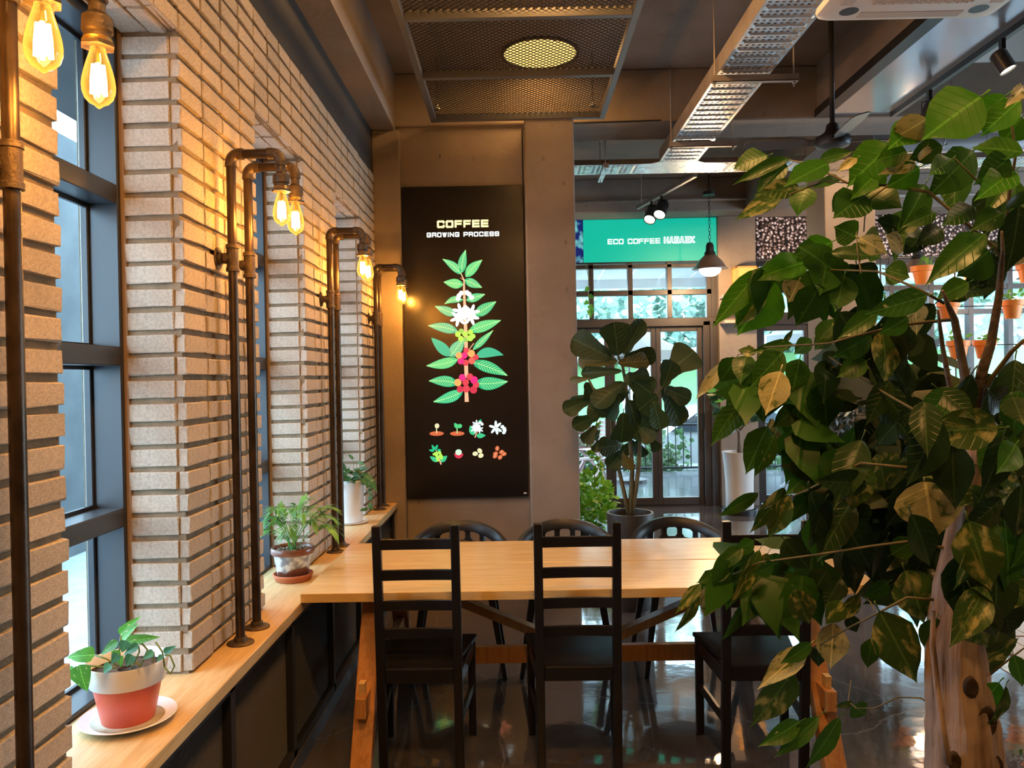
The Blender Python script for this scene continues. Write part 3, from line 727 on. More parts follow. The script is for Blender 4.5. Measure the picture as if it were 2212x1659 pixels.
def text_mesh(s, x0, x1, z0, z1, y, th, gap=.30, narrow={'I': .3}, dep=.002):
    """ block capitals filling the rectangle x0..x1, z0..z1 in the plane of constant y (facing -y) """
    ws = [narrow.get(c, 1.0) if c != ' ' else .55 for c in s]
    tot = sum(ws)+gap*(len(s)-1); u = (x1-x0)/tot; x = x0; h = z1-z0-th; out = Letters()
    for c, w in zip(s, ws):
        mb = MB()
        if c != ' ': out.append(mb)
        for pl in G.get(c, []):
            for (a, b), (c_, d) in zip(pl[:-1], pl[1:]):
                p = Vector((x+th/2+a*(w*u-th) if w > .5 else x+w*u/2, 0, z0+th/2+b*h)); q = Vector((x+th/2+c_*(w*u-th) if w > .5 else x+w*u/2, 0, z0+th/2+d*h))
                dd = (q-p).normalized(); pr = Vector((-dd.z, 0, dd.x)); p2, q2 = p-dd*th*.42, q+dd*th*.42
                mb.prism([Vector((v.x, y, v.z)) for v in (p2-pr*th/2, q2-pr*th/2, q2+pr*th/2, p2+pr*th/2)], (0, -dep, 0))
        x += (w+gap)*u
    return out

# ------------------------------------------------------------------ coffee lightbox
SY = 6.035
sg = thing('coffee_lightbox', 'tall black lightbox showing a coffee plant and its growing stages', 'sign', (-.40, 6.06, .725))
M['sign_black'] = mat('black_lightbox_film', (.012, .010, .010), .22, spec=.35)
MB().box(-.862, .072, SY, 6.084, .725, 3.112).build('lightbox_body', M['sign_black'], sg, bev=.004, seg=1)
MB().box(.035, .058, SY-.003, SY, .745, .756).build('maker_plate', M['white_plastic'], sg)
P1 = lambda u, v: (900+u/8.296, 520+v/8.296)
P2 = lambda u, v: (900+u/8.296, 680+v/8.296)
P3 = lambda u, v: (900+u/9.617, 890+v/9.617)
def sp(p): q = atY(p[0], p[1], SY); return Vector((q.x, 0, q.z))
LEV = [0]
ART = {}
PIECES = []
def art(nm): return ART.setdefault(nm, MB())
def flat(nm, pts, lev):
    y = SY-.0006*lev-.0004
    (art(nm) if nm == 'leaf_veins' else PIECES.append((nm, MB())) or PIECES[-1][1]).prism([Vector((p.x, y, p.z)) for p in pts], (0, -.0004, 0))
def stroke(nm, a, b, w, lev, w2=None):
    d = (b-a).normalized(); pr = Vector((-d.z, 0, d.x)); w2 = w if w2 is None else w2
    flat(nm, [a-pr*w/2, b-pr*w2/2, b+pr*w2/2, a+pr*w/2], lev)
def leaf2(fn, base, tip, w, col, lev, bend=0., veins=True, hook=0.):
    a, b = sp(fn(*base)), sp(fn(*tip)); d = b-a; ln = d.length; d /= ln; pr = Vector((-d.z, 0, d.x)); W = w*.0037*.12*1.0
    W = (sp(fn(base[0]+w, base[1]))-sp(fn(*base))).length/2
    def axis(t): return a+d*ln*t+pr*(bend*ln*4*t*(1-t))+pr*(hook*ln*max(0, t-.85)**2*20)
    def hw(t): return W*(math.sin(math.pi*min(1, t**.8))**.85)*(1-.15*t) if 0 < t < 1 else 0
    n = 14; up = []; dn = []
    for i in range(n+1):
        t = i/n; up.append(axis(t)+pr*hw(t)); dn.append(axis(t)-pr*hw(t))
    flat(col, up+dn[-2:0:-1], lev)
    if veins:
        for i in range(n): stroke('leaf_veins', axis(i/n), axis((i+1)/n), .0042, lev+1)
        for k in range(2, 12, 1):
            t = k/13.
            for s in (1, -1):
                stroke('leaf_veins', axis(t), axis(min(.97, t+.12))+pr*s*hw(min(.95, t+.12))*.86, .0030, lev+1)
def ell(nm, fn, u, v, ru, rv, lev, rot=0., n=16):
    c = sp(fn(u, v)); k = (sp(fn(u+10, v))-c).length/10
    flat(nm, [c+Vector((k*(ru*math.cos(t)*math.cos(rot)-rv*math.sin(t)*math.sin(rot)), 0, k*(ru*math.cos(t)*math.sin(rot)+rv*math.sin(t)*math.cos(rot)))) for t in [2*math.pi*i/n for i in range(n)]], lev)
def seg(nm, fn, a, b, w, lev, w2=None):
    k = (sp(fn(10, 0))-sp(fn(0, 0))).length/10
    stroke(nm, sp(fn(*a)), sp(fn(*b)), w*k, lev, None if w2 is None else w2*k)
# stem
for a, b, w, w2 in (((850, 700), (850, 900), 26, 40), ((850, 890), (880, 1660), 40, 62)): seg('stem', P1, a, b, w, 3, w2)
seg('stem', P1, (800, 600), (850, 710), 16, 3, 26); seg('stem', P1, (725, 495), (810, 605), 10, 3); seg('stem', P1, (785, 665), (835, 705), 9, 3)
seg('stem', P2, (880, 300), (890, 700), 62, 3); seg('stem', P2, (885, 880), (895, 1130), 68, 3); seg('stem', P2, (890, 1360), (900, 1560), 62, 3, 74); seg('stem', P2, (935, 630), (1025, 510), 14, 3)
# leaves from the top down
leaf2(P1, (800, 600), (465, 330), 150, 'leaf_mid', 4, -.06); leaf2(P1, (810, 575), (880, 165), 165, 'leaf_deep', 4, .05); leaf2(P1, (880, 650), (1175, 345), 190, 'leaf_light', 4, .05)
leaf2(P1, (835, 790), (485, 742), 185, 'leaf_light', 4); leaf2(P1, (860, 700), (1170, 840), 170, 'leaf_deep', 4)
leaf2(P1, (830, 1060), (500, 1135), 130, 'leaf_deep', 4, -.12); leaf2(P1, (890, 1070), (1225, 960), 160, 'leaf_deep', 4)
leaf2(P1, (720, 1330), (330, 1175), 170, 'leaf_pale', 4); leaf2(P1, (1040, 1340), (1425, 1090), 210, 'leaf_deep', 4)
leaf2(P2, (740, 300), (205, 195), 190, 'leaf_pale', 4, -.04); leaf2(P2, (940, 290), (1510, 100), 210, 'leaf_light', 4)
leaf2(P2, (610, 740), (260, 410), 200, 'leaf_plain', 4, veins=False); leaf2(P2, (1060, 740), (1560, 725), 190, 'leaf_plain', 4, .12, veins=False)
leaf2(P2, (600, 750), (860, 420), 230, 'leaf_pale', 6); leaf2(P2, (1010, 630), (1370, 280), 130, 'leaf_deep', 6)
leaf2(P2, (740, 800), (175, 915), 200, 'leaf_light', 8, .04); leaf2(P2, (1000, 850), (1630, 1090), 220, 'leaf_deep', 8, .03)
leaf2(P2, (740, 1230), (220, 1185), 210, 'leaf_deep', 8, -.04); leaf2(P2, (1050, 1230), (1635, 1195), 250, 'leaf_deep', 8, -.03)
leaf2(P2, (830, 1370), (300, 1560), 210, 'leaf_plain2', 8, .04)
# blossoms
def flower(fn, u, v, r, k=5, ph=0., nm='blossom', lev=12):
    for i in range(k):
        t = 2*math.pi*i/k+ph; ell(nm, fn, u+math.cos(t)*r*.55, v-math.sin(t)*r*.55, r*.50, r*.20, lev+i*.05, t, 10)
    ell(nm, fn, u, v, r*.25, r*.25, lev+.4, 0, 8)
for u, v in ((800, 940), (745, 1040), (900, 930), (985, 1020), (760, 985), (940, 960)): ell('blossom', P1, u, v, 46, 42, 11, .6, 10)
for u, v, r, p in ((750, 1390, 150, .3), (790, 1270, 150, .8), (980, 1290, 150, .2), (970, 1370, 150, .9), (870, 1290, 130, .5)): flower(P1, u, v, r, 6, p)
for u, v in ((750, 1390), (975, 1370), (850, 1280)): ell('blossom_centre', P1, u, v, 18, 22, 14, 0, 8)
# berries
for u, v, r, c in ((800, 295, 48, 'berry_green'), (740, 350, 50, 'berry_lime'), (870, 345, 50, 'berry_lime'), (965, 310, 48, 'berry_lime'), (1010, 385, 46, 'berry_lime'), (795, 430, 50, 'berry_lime'), (880, 445, 46, 'berry_green'), (960, 420, 56, 'berry_lime')): ell(c, P2, u, v, r, r, 12+(.2 if 'lime' in c else 0), 0, 14)
for u, v, r, c in ((890, 640, 50, 'berry_red'), (760, 730, 60, 'berry_orange'), (855, 730, 58, 'berry_pink'), (980, 695, 66, 'berry_orange'), (1065, 760, 50, 'berry_red'), (795, 830, 58, 'berry_pink'), (880, 860, 56, 'berry_red'), (990, 825, 60, 'berry_coral'),
                   (820, 1125, 62, 'berry_pink'), (955, 1110, 60, 'berry_red'), (1030, 1170, 68, 'berry_pink'), (740, 1215, 66, 'berry_orange'), (880, 1210, 60, 'berry_red'), (1065, 1255, 58, 'berry_red'), (780, 1335, 60, 'berry_crimson'), (890, 1325, 66, 'berry_red'), (1020, 1345, 66, 'berry_crimson')):
    ell(c, P2, u, v, r, r*1.02, 13, 0, 14)
# the eight small stages
for u in (417, 845): ell('soil', P3, u, 447, 150, 48, 5, 0, 20)
seg('sprout_cream', P3, (418, 440), (412, 330), 20, 7); ell('sprout_cream', P3, 425, 288, 48, 52, 7, 0, 14)
seg('sprout_stem', P3, (845, 445), (840, 335), 20, 7); leaf2(P3, (855, 335), (785, 225), 90, 'leaf_light', 7, veins=False); ell('leaf_light', P3, 895, 292, 52, 44, 7.5, .3, 14)
leaf2(P3, (1195, 480), (1115, 275), 110, 'leaf_mid', 5, .08, veins=False); leaf2(P3, (1245, 495), (1435, 485), 110, 'leaf_mid', 5, veins=False); leaf2(P3, (1290, 230), (1345, 150), 60, 'leaf_plain2', 5, veins=False)
for u, v, r in ((1245, 260, 95), (1215, 350, 95), (1310, 360, 80), (1245, 310, 90)): flower(P3, u, v, r, 6, .5, 'small_blossom', 8)
for u, v in ((1340, 225), (1365, 255), (1310, 215)): ell('small_blossom', P3, u, v, 30, 26, 9, .5, 10)
seg('stem', P3, (1270, 390), (1210, 530), 16, 10, 24)
for t in (1.57, 2.85, .75, 4.0, 4.95, 5.7): ell('small_blossom', P3, 1645+math.cos(t)*78, 325-math.sin(t)*78, 72, 28, 8+t*.1, t, 12)
for u, v in ((1780, 305), (1820, 345), (1830, 385), (1815, 425)): ell('small_blossom', P3, u, v, 42, 34, 8, .6, 10)
seg('sprout_stem', P3, (1695, 425), (1775, 360), 10, 7)
leaf2(P3, (440, 1030), (275, 920), 100, 'leaf_mid', 5, veins=False); leaf2(P3, (500, 1035), (635, 905), 110, 'leaf_mid', 5, veins=False)
for a, b in (((375, 790), (315, 675)), ((385, 790), (440, 672)), ((370, 805), (255, 790)), ((425, 800), (510, 785))): leaf2(P3, a, b, 60, 'leaf_plain2', 5, veins=False)
seg('stem', P3, (400, 790), (510, 1090), 16, 4, 30)
for u, v in ((390, 860), (430, 850), (480, 835), (415, 905), (495, 880), (520, 920), (430, 950), (515, 960), (440, 1000), (470, 930), (365, 875)): ell('berry_lime', P3, u, v, 32, 28, 9+(u%7)*.1, 0, 10)
c = [(875+95*math.cos(math.pi+math.pi*i/12), 860-105*math.sin(math.pi+math.pi*i/12)) for i in range(13)]
flat('berry_crimson', [sp(P3(u, v)) for u, v in c], 6)
ell('sprout_pale', P3, 872, 835, 68, 62, 7, 0, 16)
for u, v, r in ((1218, 865, .1), (1312, 805, -.9), (1335, 905, .4)): ell('sprout_cream', P3, u, v, 58, 46, 7, r, 14)
for u, v, r in ((1675, 755, 1.3), (1765, 830, .4), (1815, 870, .2), (1640, 865, .2), (1630, 915, .7), (1735, 938, .8)):
    ell('soil', P3, u, v, 54, 44, 7+(v%9)*.1, r, 14); ell('bean_crease', P3, u, v, 34, 6, 9, r+.3, 8)
ARTC = {'stem': (.78, .45, .27), 'leaf_mid': (.04, .50, .22), 'leaf_deep': (.012, .42, .19), 'leaf_light': (.06, .55, .20), 'leaf_pale': (.07, .42, .25), 'leaf_plain': (.03, .44, .26), 'leaf_plain2': (.01, .46, .22),
        'leaf_veins': (.40, .85, .33), 'blossom': (.92, .98, 1.0), 'small_blossom': (.70, .86, .88), 'blossom_centre': (.75, .85, .5), 'berry_green': (.22, .52, .10), 'berry_lime': (.40, .80, .10), 'berry_red': (.62, .05, .08), 'berry_orange': (.95, .38, .12),
        'berry_pink': (.95, .02, .22), 'berry_coral': (.85, .12, .10), 'berry_crimson': (.55, .03, .07), 'soil': (.55, .13, .05), 'sprout_cream': (.70, .70, .42), 'sprout_pale': (.55, .78, .60), 'sprout_stem': (.35, .75, .35), 'bean_crease': (.9, .6, .45)}
PM = {nm: emit('print_'+nm, c, 1.05) for nm, c in ARTC.items()}
for nm, mb in PIECES: mb.build('printed_'+nm, PM[nm], sg)
tag(ART['leaf_veins'].build('printed_leaf_veins', PM['leaf_veins'], sg), kind='stuff')
def tmap(u, v): return atY(900+u/10.533, 450+v/10.533, SY)
a, b = tmap(465, 440), tmap(1635, 262)
text_mesh('COFFEE', a.x, b.x, (tmap(1050, 440)).z, tmap(1050, 268).z, SY-.001, .0150, .15).build('lettering', emit('letter_cream', (1.0, .88, .42), 1.25), sg)
a, b = tmap(232, 650), tmap(1875, 530)
text_mesh('GROWING PROCESS', a.x, b.x, tmap(1050, 648).z, tmap(1050, 540).z, SY-.001, .0082, .20).build('lettering', emit('letter_white', (.92, 1.0, .96), 1.2), sg)

# ------------------------------------------------------------------ video screen above the far doors
vs_ = thing('video_screen', 'wide green screen reading ECO COFFEE HABAEK above the glass doors', 'screen', (1.2, 9.84, 3.05))
MB().box(-.3, 2.515, 9.79, 9.858, 3.035, 3.585).build('screen_body', M['black_metal'], vs_)
M['scr_green'] = emit('screen_green', (.004, .42, .30), 1.0)
MB().box(.852, 2.500, 9.784, 9.79, 3.048, 3.575).build('green_picture', M['scr_green'], vs_)
def blue_pic():
    m, nt, b, N, L = _new('screen_blue'); tc = N('ShaderNodeTexCoord'); n = N('ShaderNodeTexNoise'); n.inputs['Scale'].default_value = 9.; n.inputs['Detail'].default_value = 3; L(tc.outputs['Object'], n.inputs['Vector'])
    r = N('ShaderNodeValToRGB'); r.color_ramp.elements[0].position = .45; r.color_ramp.elements[0].color = (.003, .012, .12, 1); r.color_ramp.elements[1].position = .72; r.color_ramp.elements[1].color = (.25, .85, .8, 1)
    L(n.outputs[0], r.inputs[0]); L(r.outputs[0], b.inputs['Emission Color']); b.inputs['Emission Strength'].default_value = 1.; b.inputs['Base Color'].default_value = (0, 0, .02, 1); return m
MB().box(-.29, .848, 9.784, 9.79, 3.048, 3.575).build('blue_picture', blue_pic(), vs_)
def smap(u, v): return atY(1240+u/5.53, 440+v/5.53, 9.783)
M['scr_white'] = emit('screen_white', (1, 1, 1), 1.3)
a, b = smap(402, 455), smap(1030, 440)
text_mesh('ECO COFFEE', a.x, b.x, smap(720, 480).z, smap(720, 418).z, 9.7835, .0125, .16).build('lettering', M['scr_white'], vs_)
a, b = smap(1072, 440), smap(1445, 425)
text_mesh('HABAEK', a.x, b.x, smap(1250, 474).z, smap(1250, 390).z, 9.7835, .024, .0).build('lettering', M['scr_white'], vs_)
text_mesh('HABAEK', a.x+.012, b.x-.012, smap(1250, 474).z+.012, smap(1250, 390).z-.012, 9.781, .008, .10, dep=.001).build('lettering_inline', M['scr_green'], vs_)
# ------------------------------------------------------------------ suspended mesh raft
MZ = 3.55
rf = thing('mesh_ceiling_raft', 'dark framed wire mesh raft hung on chains under the ceiling', 'ceiling panel', (.04, 4.2, MZ))
mx0, mx1, my0, my1 = -.607, .685, 1.72, 5.885
ybars = [1.745, 2.56, 3.385, 4.21, 5.035, 5.860]
M['raft'] = mat('grey_painted_steel', (.10, .10, .105), .42, spec=.5)
for x in (mx0+.02, mx1-.02): MB().box(x-.02, x+.02, my0, my1, MZ, MZ+.05).build('side_bar', M['raft'], rf, bev=.002, seg=1)
for y in ybars: MB().box(mx0+.04, mx1-.04, y-.02, y+.02, MZ, MZ+.05).build('cross_bar', M['raft'], rf, bev=.002, seg=1)
M['raft_mesh'] = mat('brown_wire', (.035, .028, .022), .5, metal=.3)
for a, b_ in zip(ybars[:-1], ybars[1:]):
    tag(mesh_wires(MB(), ((mx0+.03, a+.02, MZ+.045), (mx1-mx0-.06, 0, 0), (0, b_-a-.04, 0)), 1.0, .040, .0018).build('wire_mesh', M['raft_mesh'], rf), kind='stuff')
def chain(p, q, name, m, parent, link=.028, r=.0028):
    mb = MB(); p, q = Vector(p), Vector(q); n = max(2, int((q-p).length/(link*.78))); d = (q-p).normalized()
    for i in range(n):
        c = p+(q-p)*((i+.5)/n); s = Vector((1,0,0)) if i % 2 else Vector((0,1,0))
        pts = [c+d*math.cos(t)*link*.5+s*math.sin(t)*link*.28 for t in [2*math.pi*k/8 for k in range(9)]]
        mb.tube(pts, r, 5, caps=False)
    return mb.build(name, m, parent, smooth=True)
for x in (mx0+.06, mx1-.10):
    for y in (5.74, 2.0): chain((x, y, MZ+.05), (x, y, 3.985), 'hanging_chain', M['black_metal'], rf)
for x in (.02, .06): chain((x, 4.19, MZ+.05), (x+(.10 if x > .04 else -.02), 4.19, 3.985), 'hanging_chain', M['black_metal'], rf)
for x in (mx0+.06, mx1-.10): MB().lathe([(.0, 0), (.022, 0), (.022, .012), (.008, .016), (.008, .035), (0, .037)], 12, c=(x, 5.74, MZ+.048)).build('chain_clamp', M['galv'], rf)

# ------------------------------------------------------------------ round recessed ceiling lights
M['disc_warm'] = emit('warm_diffuser', (1.0, .66, .20), 1.6)
def downlight(x, y, label, power):
    t = thing('ceiling_light', label, 'ceiling light', (x, y, 3.985), 'round ceiling lights over the table aisle')
    MB().lathe([(.262, 3.985), (.285, 3.985), (.285, 3.968), (.262, 3.968)], 40, c=(x, y, 0), close=True).build('rim', M['black_metal'], t, smooth=True, auto=30)
    MB().lathe([(0, 3.984), (.262, 3.984), (.262, 3.978), (0, 3.978)], 40, c=(x, y, 0)).build('diffuser', M['disc_warm'], t)
    l = bpy.data.lights.new('ceiling_lamp', 'AREA'); l.shape = 'DISK'; l.size = .46; l.energy = power; l.color = (1.0, .49, .15)
    o = bpy.data.objects.new('ceiling_lamp', l); COL.objects.link(o); o.parent = t; o.location = (0, 0, -.025)
downlight(.207, 5.715, 'round warm ceiling light seen through the wire mesh raft', 8)
for y, lb in ((3.3, 'added round warm ceiling light above the table front, just out of view'), (.9, 'added unseen round warm ceiling light above the viewer'), (-1.5, 'added unseen round warm ceiling light behind the viewer')):
    downlight(.207, y, lb, 60)  # unseen lamps added for warm light on table, chairs and wall

# ------------------------------------------------------------------ cable trays
def perforated(x0, x1, y0, y1, z, cell, along, t=.0015):
    """ perforated sheet in the xy plane with raised ribs across its run """
    nx = max(2, round((x1-x0)/cell)); ny = max(2, round((y1-y0)/cell)); dx, dy = (x1-x0)/nx, (y1-y0)/ny; mb = MB(); vid = {}
    def v(i, j, h):
        k = (i, j)
        if k not in vid: vid[k] = len(mb.v); mb.v.append((x0+i*dx, y0+j*dy, z+h))
        return vid[k]
    def rib(k): return -.006 if k % 6 in (4, 5) else 0.
    for i in range(nx):
        for j in range(ny):
            a, b = (j, i) if along == 'y' else (i, j); n = nx if along == 'y' else ny
            hole = (a % 6 in (0, 2)) and b % 2 == 1 and 0 < b < n-1
            if hole: continue
            def h(ii, jj):
                q = jj if along == 'y' else ii; bb = ii if along == 'y' else jj
                return rib(q) if 2 <= bb <= n-2 else 0.
            mb.f.append((v(i,j,h(i,j)), v(i+1,j,h(i+1,j)), v(i+1,j+1,h(i+1,j+1)), v(i,j+1,h(i,j+1))))
    return mb
ty = thing('cable_tray', 'perforated galvanised cable tray running away along the ceiling on hanger bars', 'cable tray', (1.38, 4.3, 3.42))
o = perforated(1.222, 1.538, 3.2, 6.597, 3.422, .0165, 'y').build('perforated_floor', M['galv'], ty); s_ = o.modifiers.new('solid', 'SOLIDIFY'); s_.thickness = .0016
MB().box(1.222, 1.538, -2.9, 3.2, 3.42, 3.4216).build('tray_floor', M['galv'], ty)
def side_wall(x, nm):
    mb = MB(); mb.box(x-.001, x+.001, -2.9, 6.597, 3.422, 3.52); o = mb.build(nm, M['galv_dull'], ty)
    hm = MB()
    for k in range(76):
        y = 3.4+k*.042; hm.box(x-.0016, x+.0016, y, y+.012, 3.500, 3.506)
    tag(hm.build('side_slots', M['black_metal'], o), kind='stuff')
side_wall(1.222, 'side_wall'); side_wall(1.538, 'side_wall')
t2 = thing('cross_cable_tray', 'galvanised cable tray crossing behind the concrete beam', 'cable tray', (2.0, 6.82, 3.42))
o = perforated(-1.0, 1.06, 6.66, 6.98, 3.42, .02, 'x').build('perforated_floor', M['galv'], t2); s_ = o.modifiers.new('solid', 'SOLIDIFY'); s_.thickness = .0016
o = perforated(1.72, 4.6, 6.66, 6.98, 3.42, .02, 'x').build('perforated_floor', M['galv'], t2); s_ = o.modifiers.new('solid', 'SOLIDIFY'); s_.thickness = .0016
MB().add([(1.06,6.98,3.419),(1.06,6.66,3.419),(1.15,6.655,3.419),(1.222,6.60,3.419),(1.538,6.60,3.419),(1.61,6.655,3.419),(1.72,6.66,3.419),(1.72,6.98,3.419),
          (1.06,6.98,3.421),(1.06,6.66,3.421),(1.15,6.655,3.421),(1.222,6.60,3.421),(1.538,6.60,3.421),(1.61,6.655,3.421),(1.72,6.66,3.421),(1.72,6.98,3.421)],
         [tuple(range(7,-1,-1)), tuple(range(8,16))]+[(i,(i+1)%8,8+(i+1)%8,8+i) for i in range(8)]).build('tee_plate', M['galv'], t2)
MB().box(-1.0, 4.6, 6.979, 6.981, 3.42, 3.55).build('side_wall', M['galv_dull'], t2)
for x in (.78, 1.95): MB().box(x, x+.06, 6.974, 6.979, 3.525, 3.54).build('joint_plate', mat('rust_brown_plate', (.30, .11, .05), .6), t2)
def hanger(x0, x1, y, z, lab, rods, zt):
    t = thing('strut_hanger', lab, 'hanger', ((x0+x1)/2, y, z))
    MB().box(x0, x1, y-.02, y+.02, z, z+.004).box(x0, x1, y-.02, y-.017, z, z+.04).box(x0, x1, y+.017, y+.02, z, z+.04).build('strut_channel', M['galv_dull'], t)
    for x in rods:
        MB().tube([(x, y, z-.03), (x, y, zt)], .005, 8).build('threaded_rod', M['galv_dull'], t)
        MB().lathe([(0, z-.012), (.011, z-.012), (.011, z), (0, z)], 6, c=(x, y, 0)).build('nut', M['galv'], t)
hanger(1.19, 1.70, 4.70, 3.368, 'nearer hanger bar holding the ceiling cable tray', (1.206, 1.675), 3.985)
hanger(1.19, 1.70, 6.02, 3.368, 'farther hanger bar holding the cable tray before the beam', (1.206, 1.675), 3.985)
t = thing('strut_hanger', 'short bright hanger bar under the crossing tray by the pillar', 'hanger', (.77, 6.82, 3.376))
MB().box(.75, .79, 6.55, 7.05, 3.366, 3.406).build('strut_channel', M['galv'], t)
for y in (6.60, 7.0): MB().tube([(.77, y, 3.35), (.77, y, 3.985)], .005, 8).build('threaded_rod', M['galv'], t)

# thin cable clipped along the beam and down the pillar
cb = MB(); pts = [atY(1130, 403, 5.84), atY(1128, 300, 5.84), atY(1128, 280, 5.84), atY(1140, 268, 6.04), atY(1280, 265, 6.04), atY(1428, 260, 6.04)]
tag(MB().tube(pts, .006, 6).build('cable', M['black_metal']), 'thin dark cable clipped under the beam and down beside the lightbox', 'cable')

# ------------------------------------------------------------------ air conditioner cassette
ax0, ax1, ay0, ay1, az = 1.329, 2.111, 2.715, 3.497, 3.18
acu = thing('air_conditioner', 'white ceiling air conditioner cassette at the top right edge', 'air conditioner', ((ax0+ax1)/2, (ay0+ay1)/2, az))
def rrect(x0, x1, y0, y1, r, n=6):
    out = []
    for cx_, cy_, a in ((x1-r, y0+r, -90), (x1-r, y1-r, 0), (x0+r, y1-r, 90), (x0+r, y0+r, 180)):
        for i in range(n+1):
            t_ = math.radians(a+90*i/n); out.append((cx_+r*math.cos(t_), cy_+r*math.sin(t_)))
    return out
def loft(rings, caps=True):
    mb = MB(); n = len(rings[0])
    for rg in rings: mb.v += [tuple(p) for p in rg]
    mb.f += [(k*n+i, k*n+(i+1)%n, (k+1)*n+(i+1)%n, (k+1)*n+i) for k in range(len(rings)-1) for i in range(n)]
    if caps: mb.f += [tuple(reversed(range(n))), tuple(range((len(rings)-1)*n, len(rings)*n))]
    return mb
def rr3(g, z, r): return [(x, y, z) for x, y in rrect(ax0+g, ax1-g, ay0+g, ay1-g, r)]
loft([rr3(.05, az-.004, .05), rr3(.022, az, .05), rr3(.004, az+.012, .05), rr3(0, az+.028, .05), rr3(.004, az+.042, .05)]).build('front_panel', M['white_plastic'], acu, smooth=True, auto=35)
MB().box(ax0+.05, ax1-.05, ay0+.05, ay1-.05, az+.04, az+.215).build('housing', M['white_plastic'], acu, bev=.01)
gx0, gx1, gy0, gy1 = ax0+.17, ax1-.17, ay0+.17, ay1-.17
loft([[(x, y, az-.009) for x, y in rrect(gx0+.012, gx1-.012, gy0+.012, gy1-.012, .04)], [(x, y, az-.003) for x, y in rrect(gx0, gx1, gy0, gy1, .045)]]).build('intake_grille', M['grille'], acu)
gm = MB()
for i in range(22):
    for j in range(22):
        x, y = gx0+.02+i*.0191, gy0+.02+j*.0191+(.0095 if i % 2 else 0)
        if y < gy1-.02: gm.lathe([(.0085, az-.009), (.005, az-.013), (0, az-.0135)], 6, c=(x, y, 0))
tag(gm.build('grille_bumps', M['grille'], acu), kind='stuff')
for (x0, x1, y0, y1) in ((ax0+.17, ax1-.17, ay1-.105, ay1-.05), (ax0+.17, ax1-.17, ay0+.05, ay0+.105), (ax0+.05, ax0+.105, ay0+.17, ay1-.17), (ax1-.105, ax1-.05, ay0+.17, ay1-.17)):
    MB().box(x0, x1, y0, y1, az-.006, az-.002).build('outlet_vane', M['grille'], acu, bev=.002, seg=1)
for x in (ax0+.115, ax1-.115):
    for y in (ay0+.115, ay1-.115):
        MB().lathe([(.040, az-.0045), (.052, az-.0045), (.054, az-.001), (.038, az-.001)], 24, c=(x, y, 0), close=True).build('corner_ring', M['white_plastic'], acu, smooth=True, auto=40)
        MB().lathe([(0, az-.0042), (.040, az-.0042), (.040, az-.002), (0, az-.002)], 20, c=(x, y, 0)).build('corner_vent', M['black_metal'], acu)
for x in (1.62, 1.98):
    for y in (ay0+.12, ay1-.12): MB().tube([(x, y, az+.21), (x, y, 3.985)], .006, 8).build('suspension_rod', M['galv_dull'], acu)

# ------------------------------------------------------------------ ceiling fan (at rest)
fx, fy, fz = 2.02, 5.0, 3.10
fn = thing('ceiling_fan', 'black ceiling fan on a long rod beside the glossy soffit', 'fan', (fx, fy, 3.985))
MB().tube([(fx, fy, fz+.08), (fx, fy, 3.96)], .016, 12).build('down_rod', M['black_metal'], fn)
MB().lathe([(0, 3.985), (.06, 3.985), (.05, 3.95), (.02, 3.93), (0, 3.93)], 20, c=(fx, fy, 0)).build('ceiling_cup', M['black_metal'], fn, smooth=True, auto=40)
MB().lathe([(.017, fz+.115), (.035, fz+.10), (.045, fz+.06), (.06, fz+.045), (.105, fz+.02), (.112, fz-.005), (.10, fz-.035), (.05, fz-.05), (0, fz-.05)], 26, c=(fx, fy, 0)).build('motor_housing', M['black_metal'], fn, smooth=True, auto=50)
M['fan_blade'] = mat('grey_brown_fan_blade', (.09, .08, .075), .4)
for k in range(4):
    th = math.radians(175+90*k); dx, dy = math.cos(th), math.sin(th); pts = []
    for r_, w_ in ((.10, .03), (.16, .035), (.20, .052), (.40, .058), (.52, .052), (.545, .03)):
        pts.append((r_, w_))
    ring = [(r_, w_) for r_, w_ in pts]+[(r_, -w_) for r_, w_ in reversed(pts)]
    MB().prism([(fx+dx*r_-dy*w_, fy+dy*r_+dx*w_, fz-.012+w_*.25) for r_, w_ in ring], (0, 0, .006)).build('fan_blade', M['fan_blade'], fn)

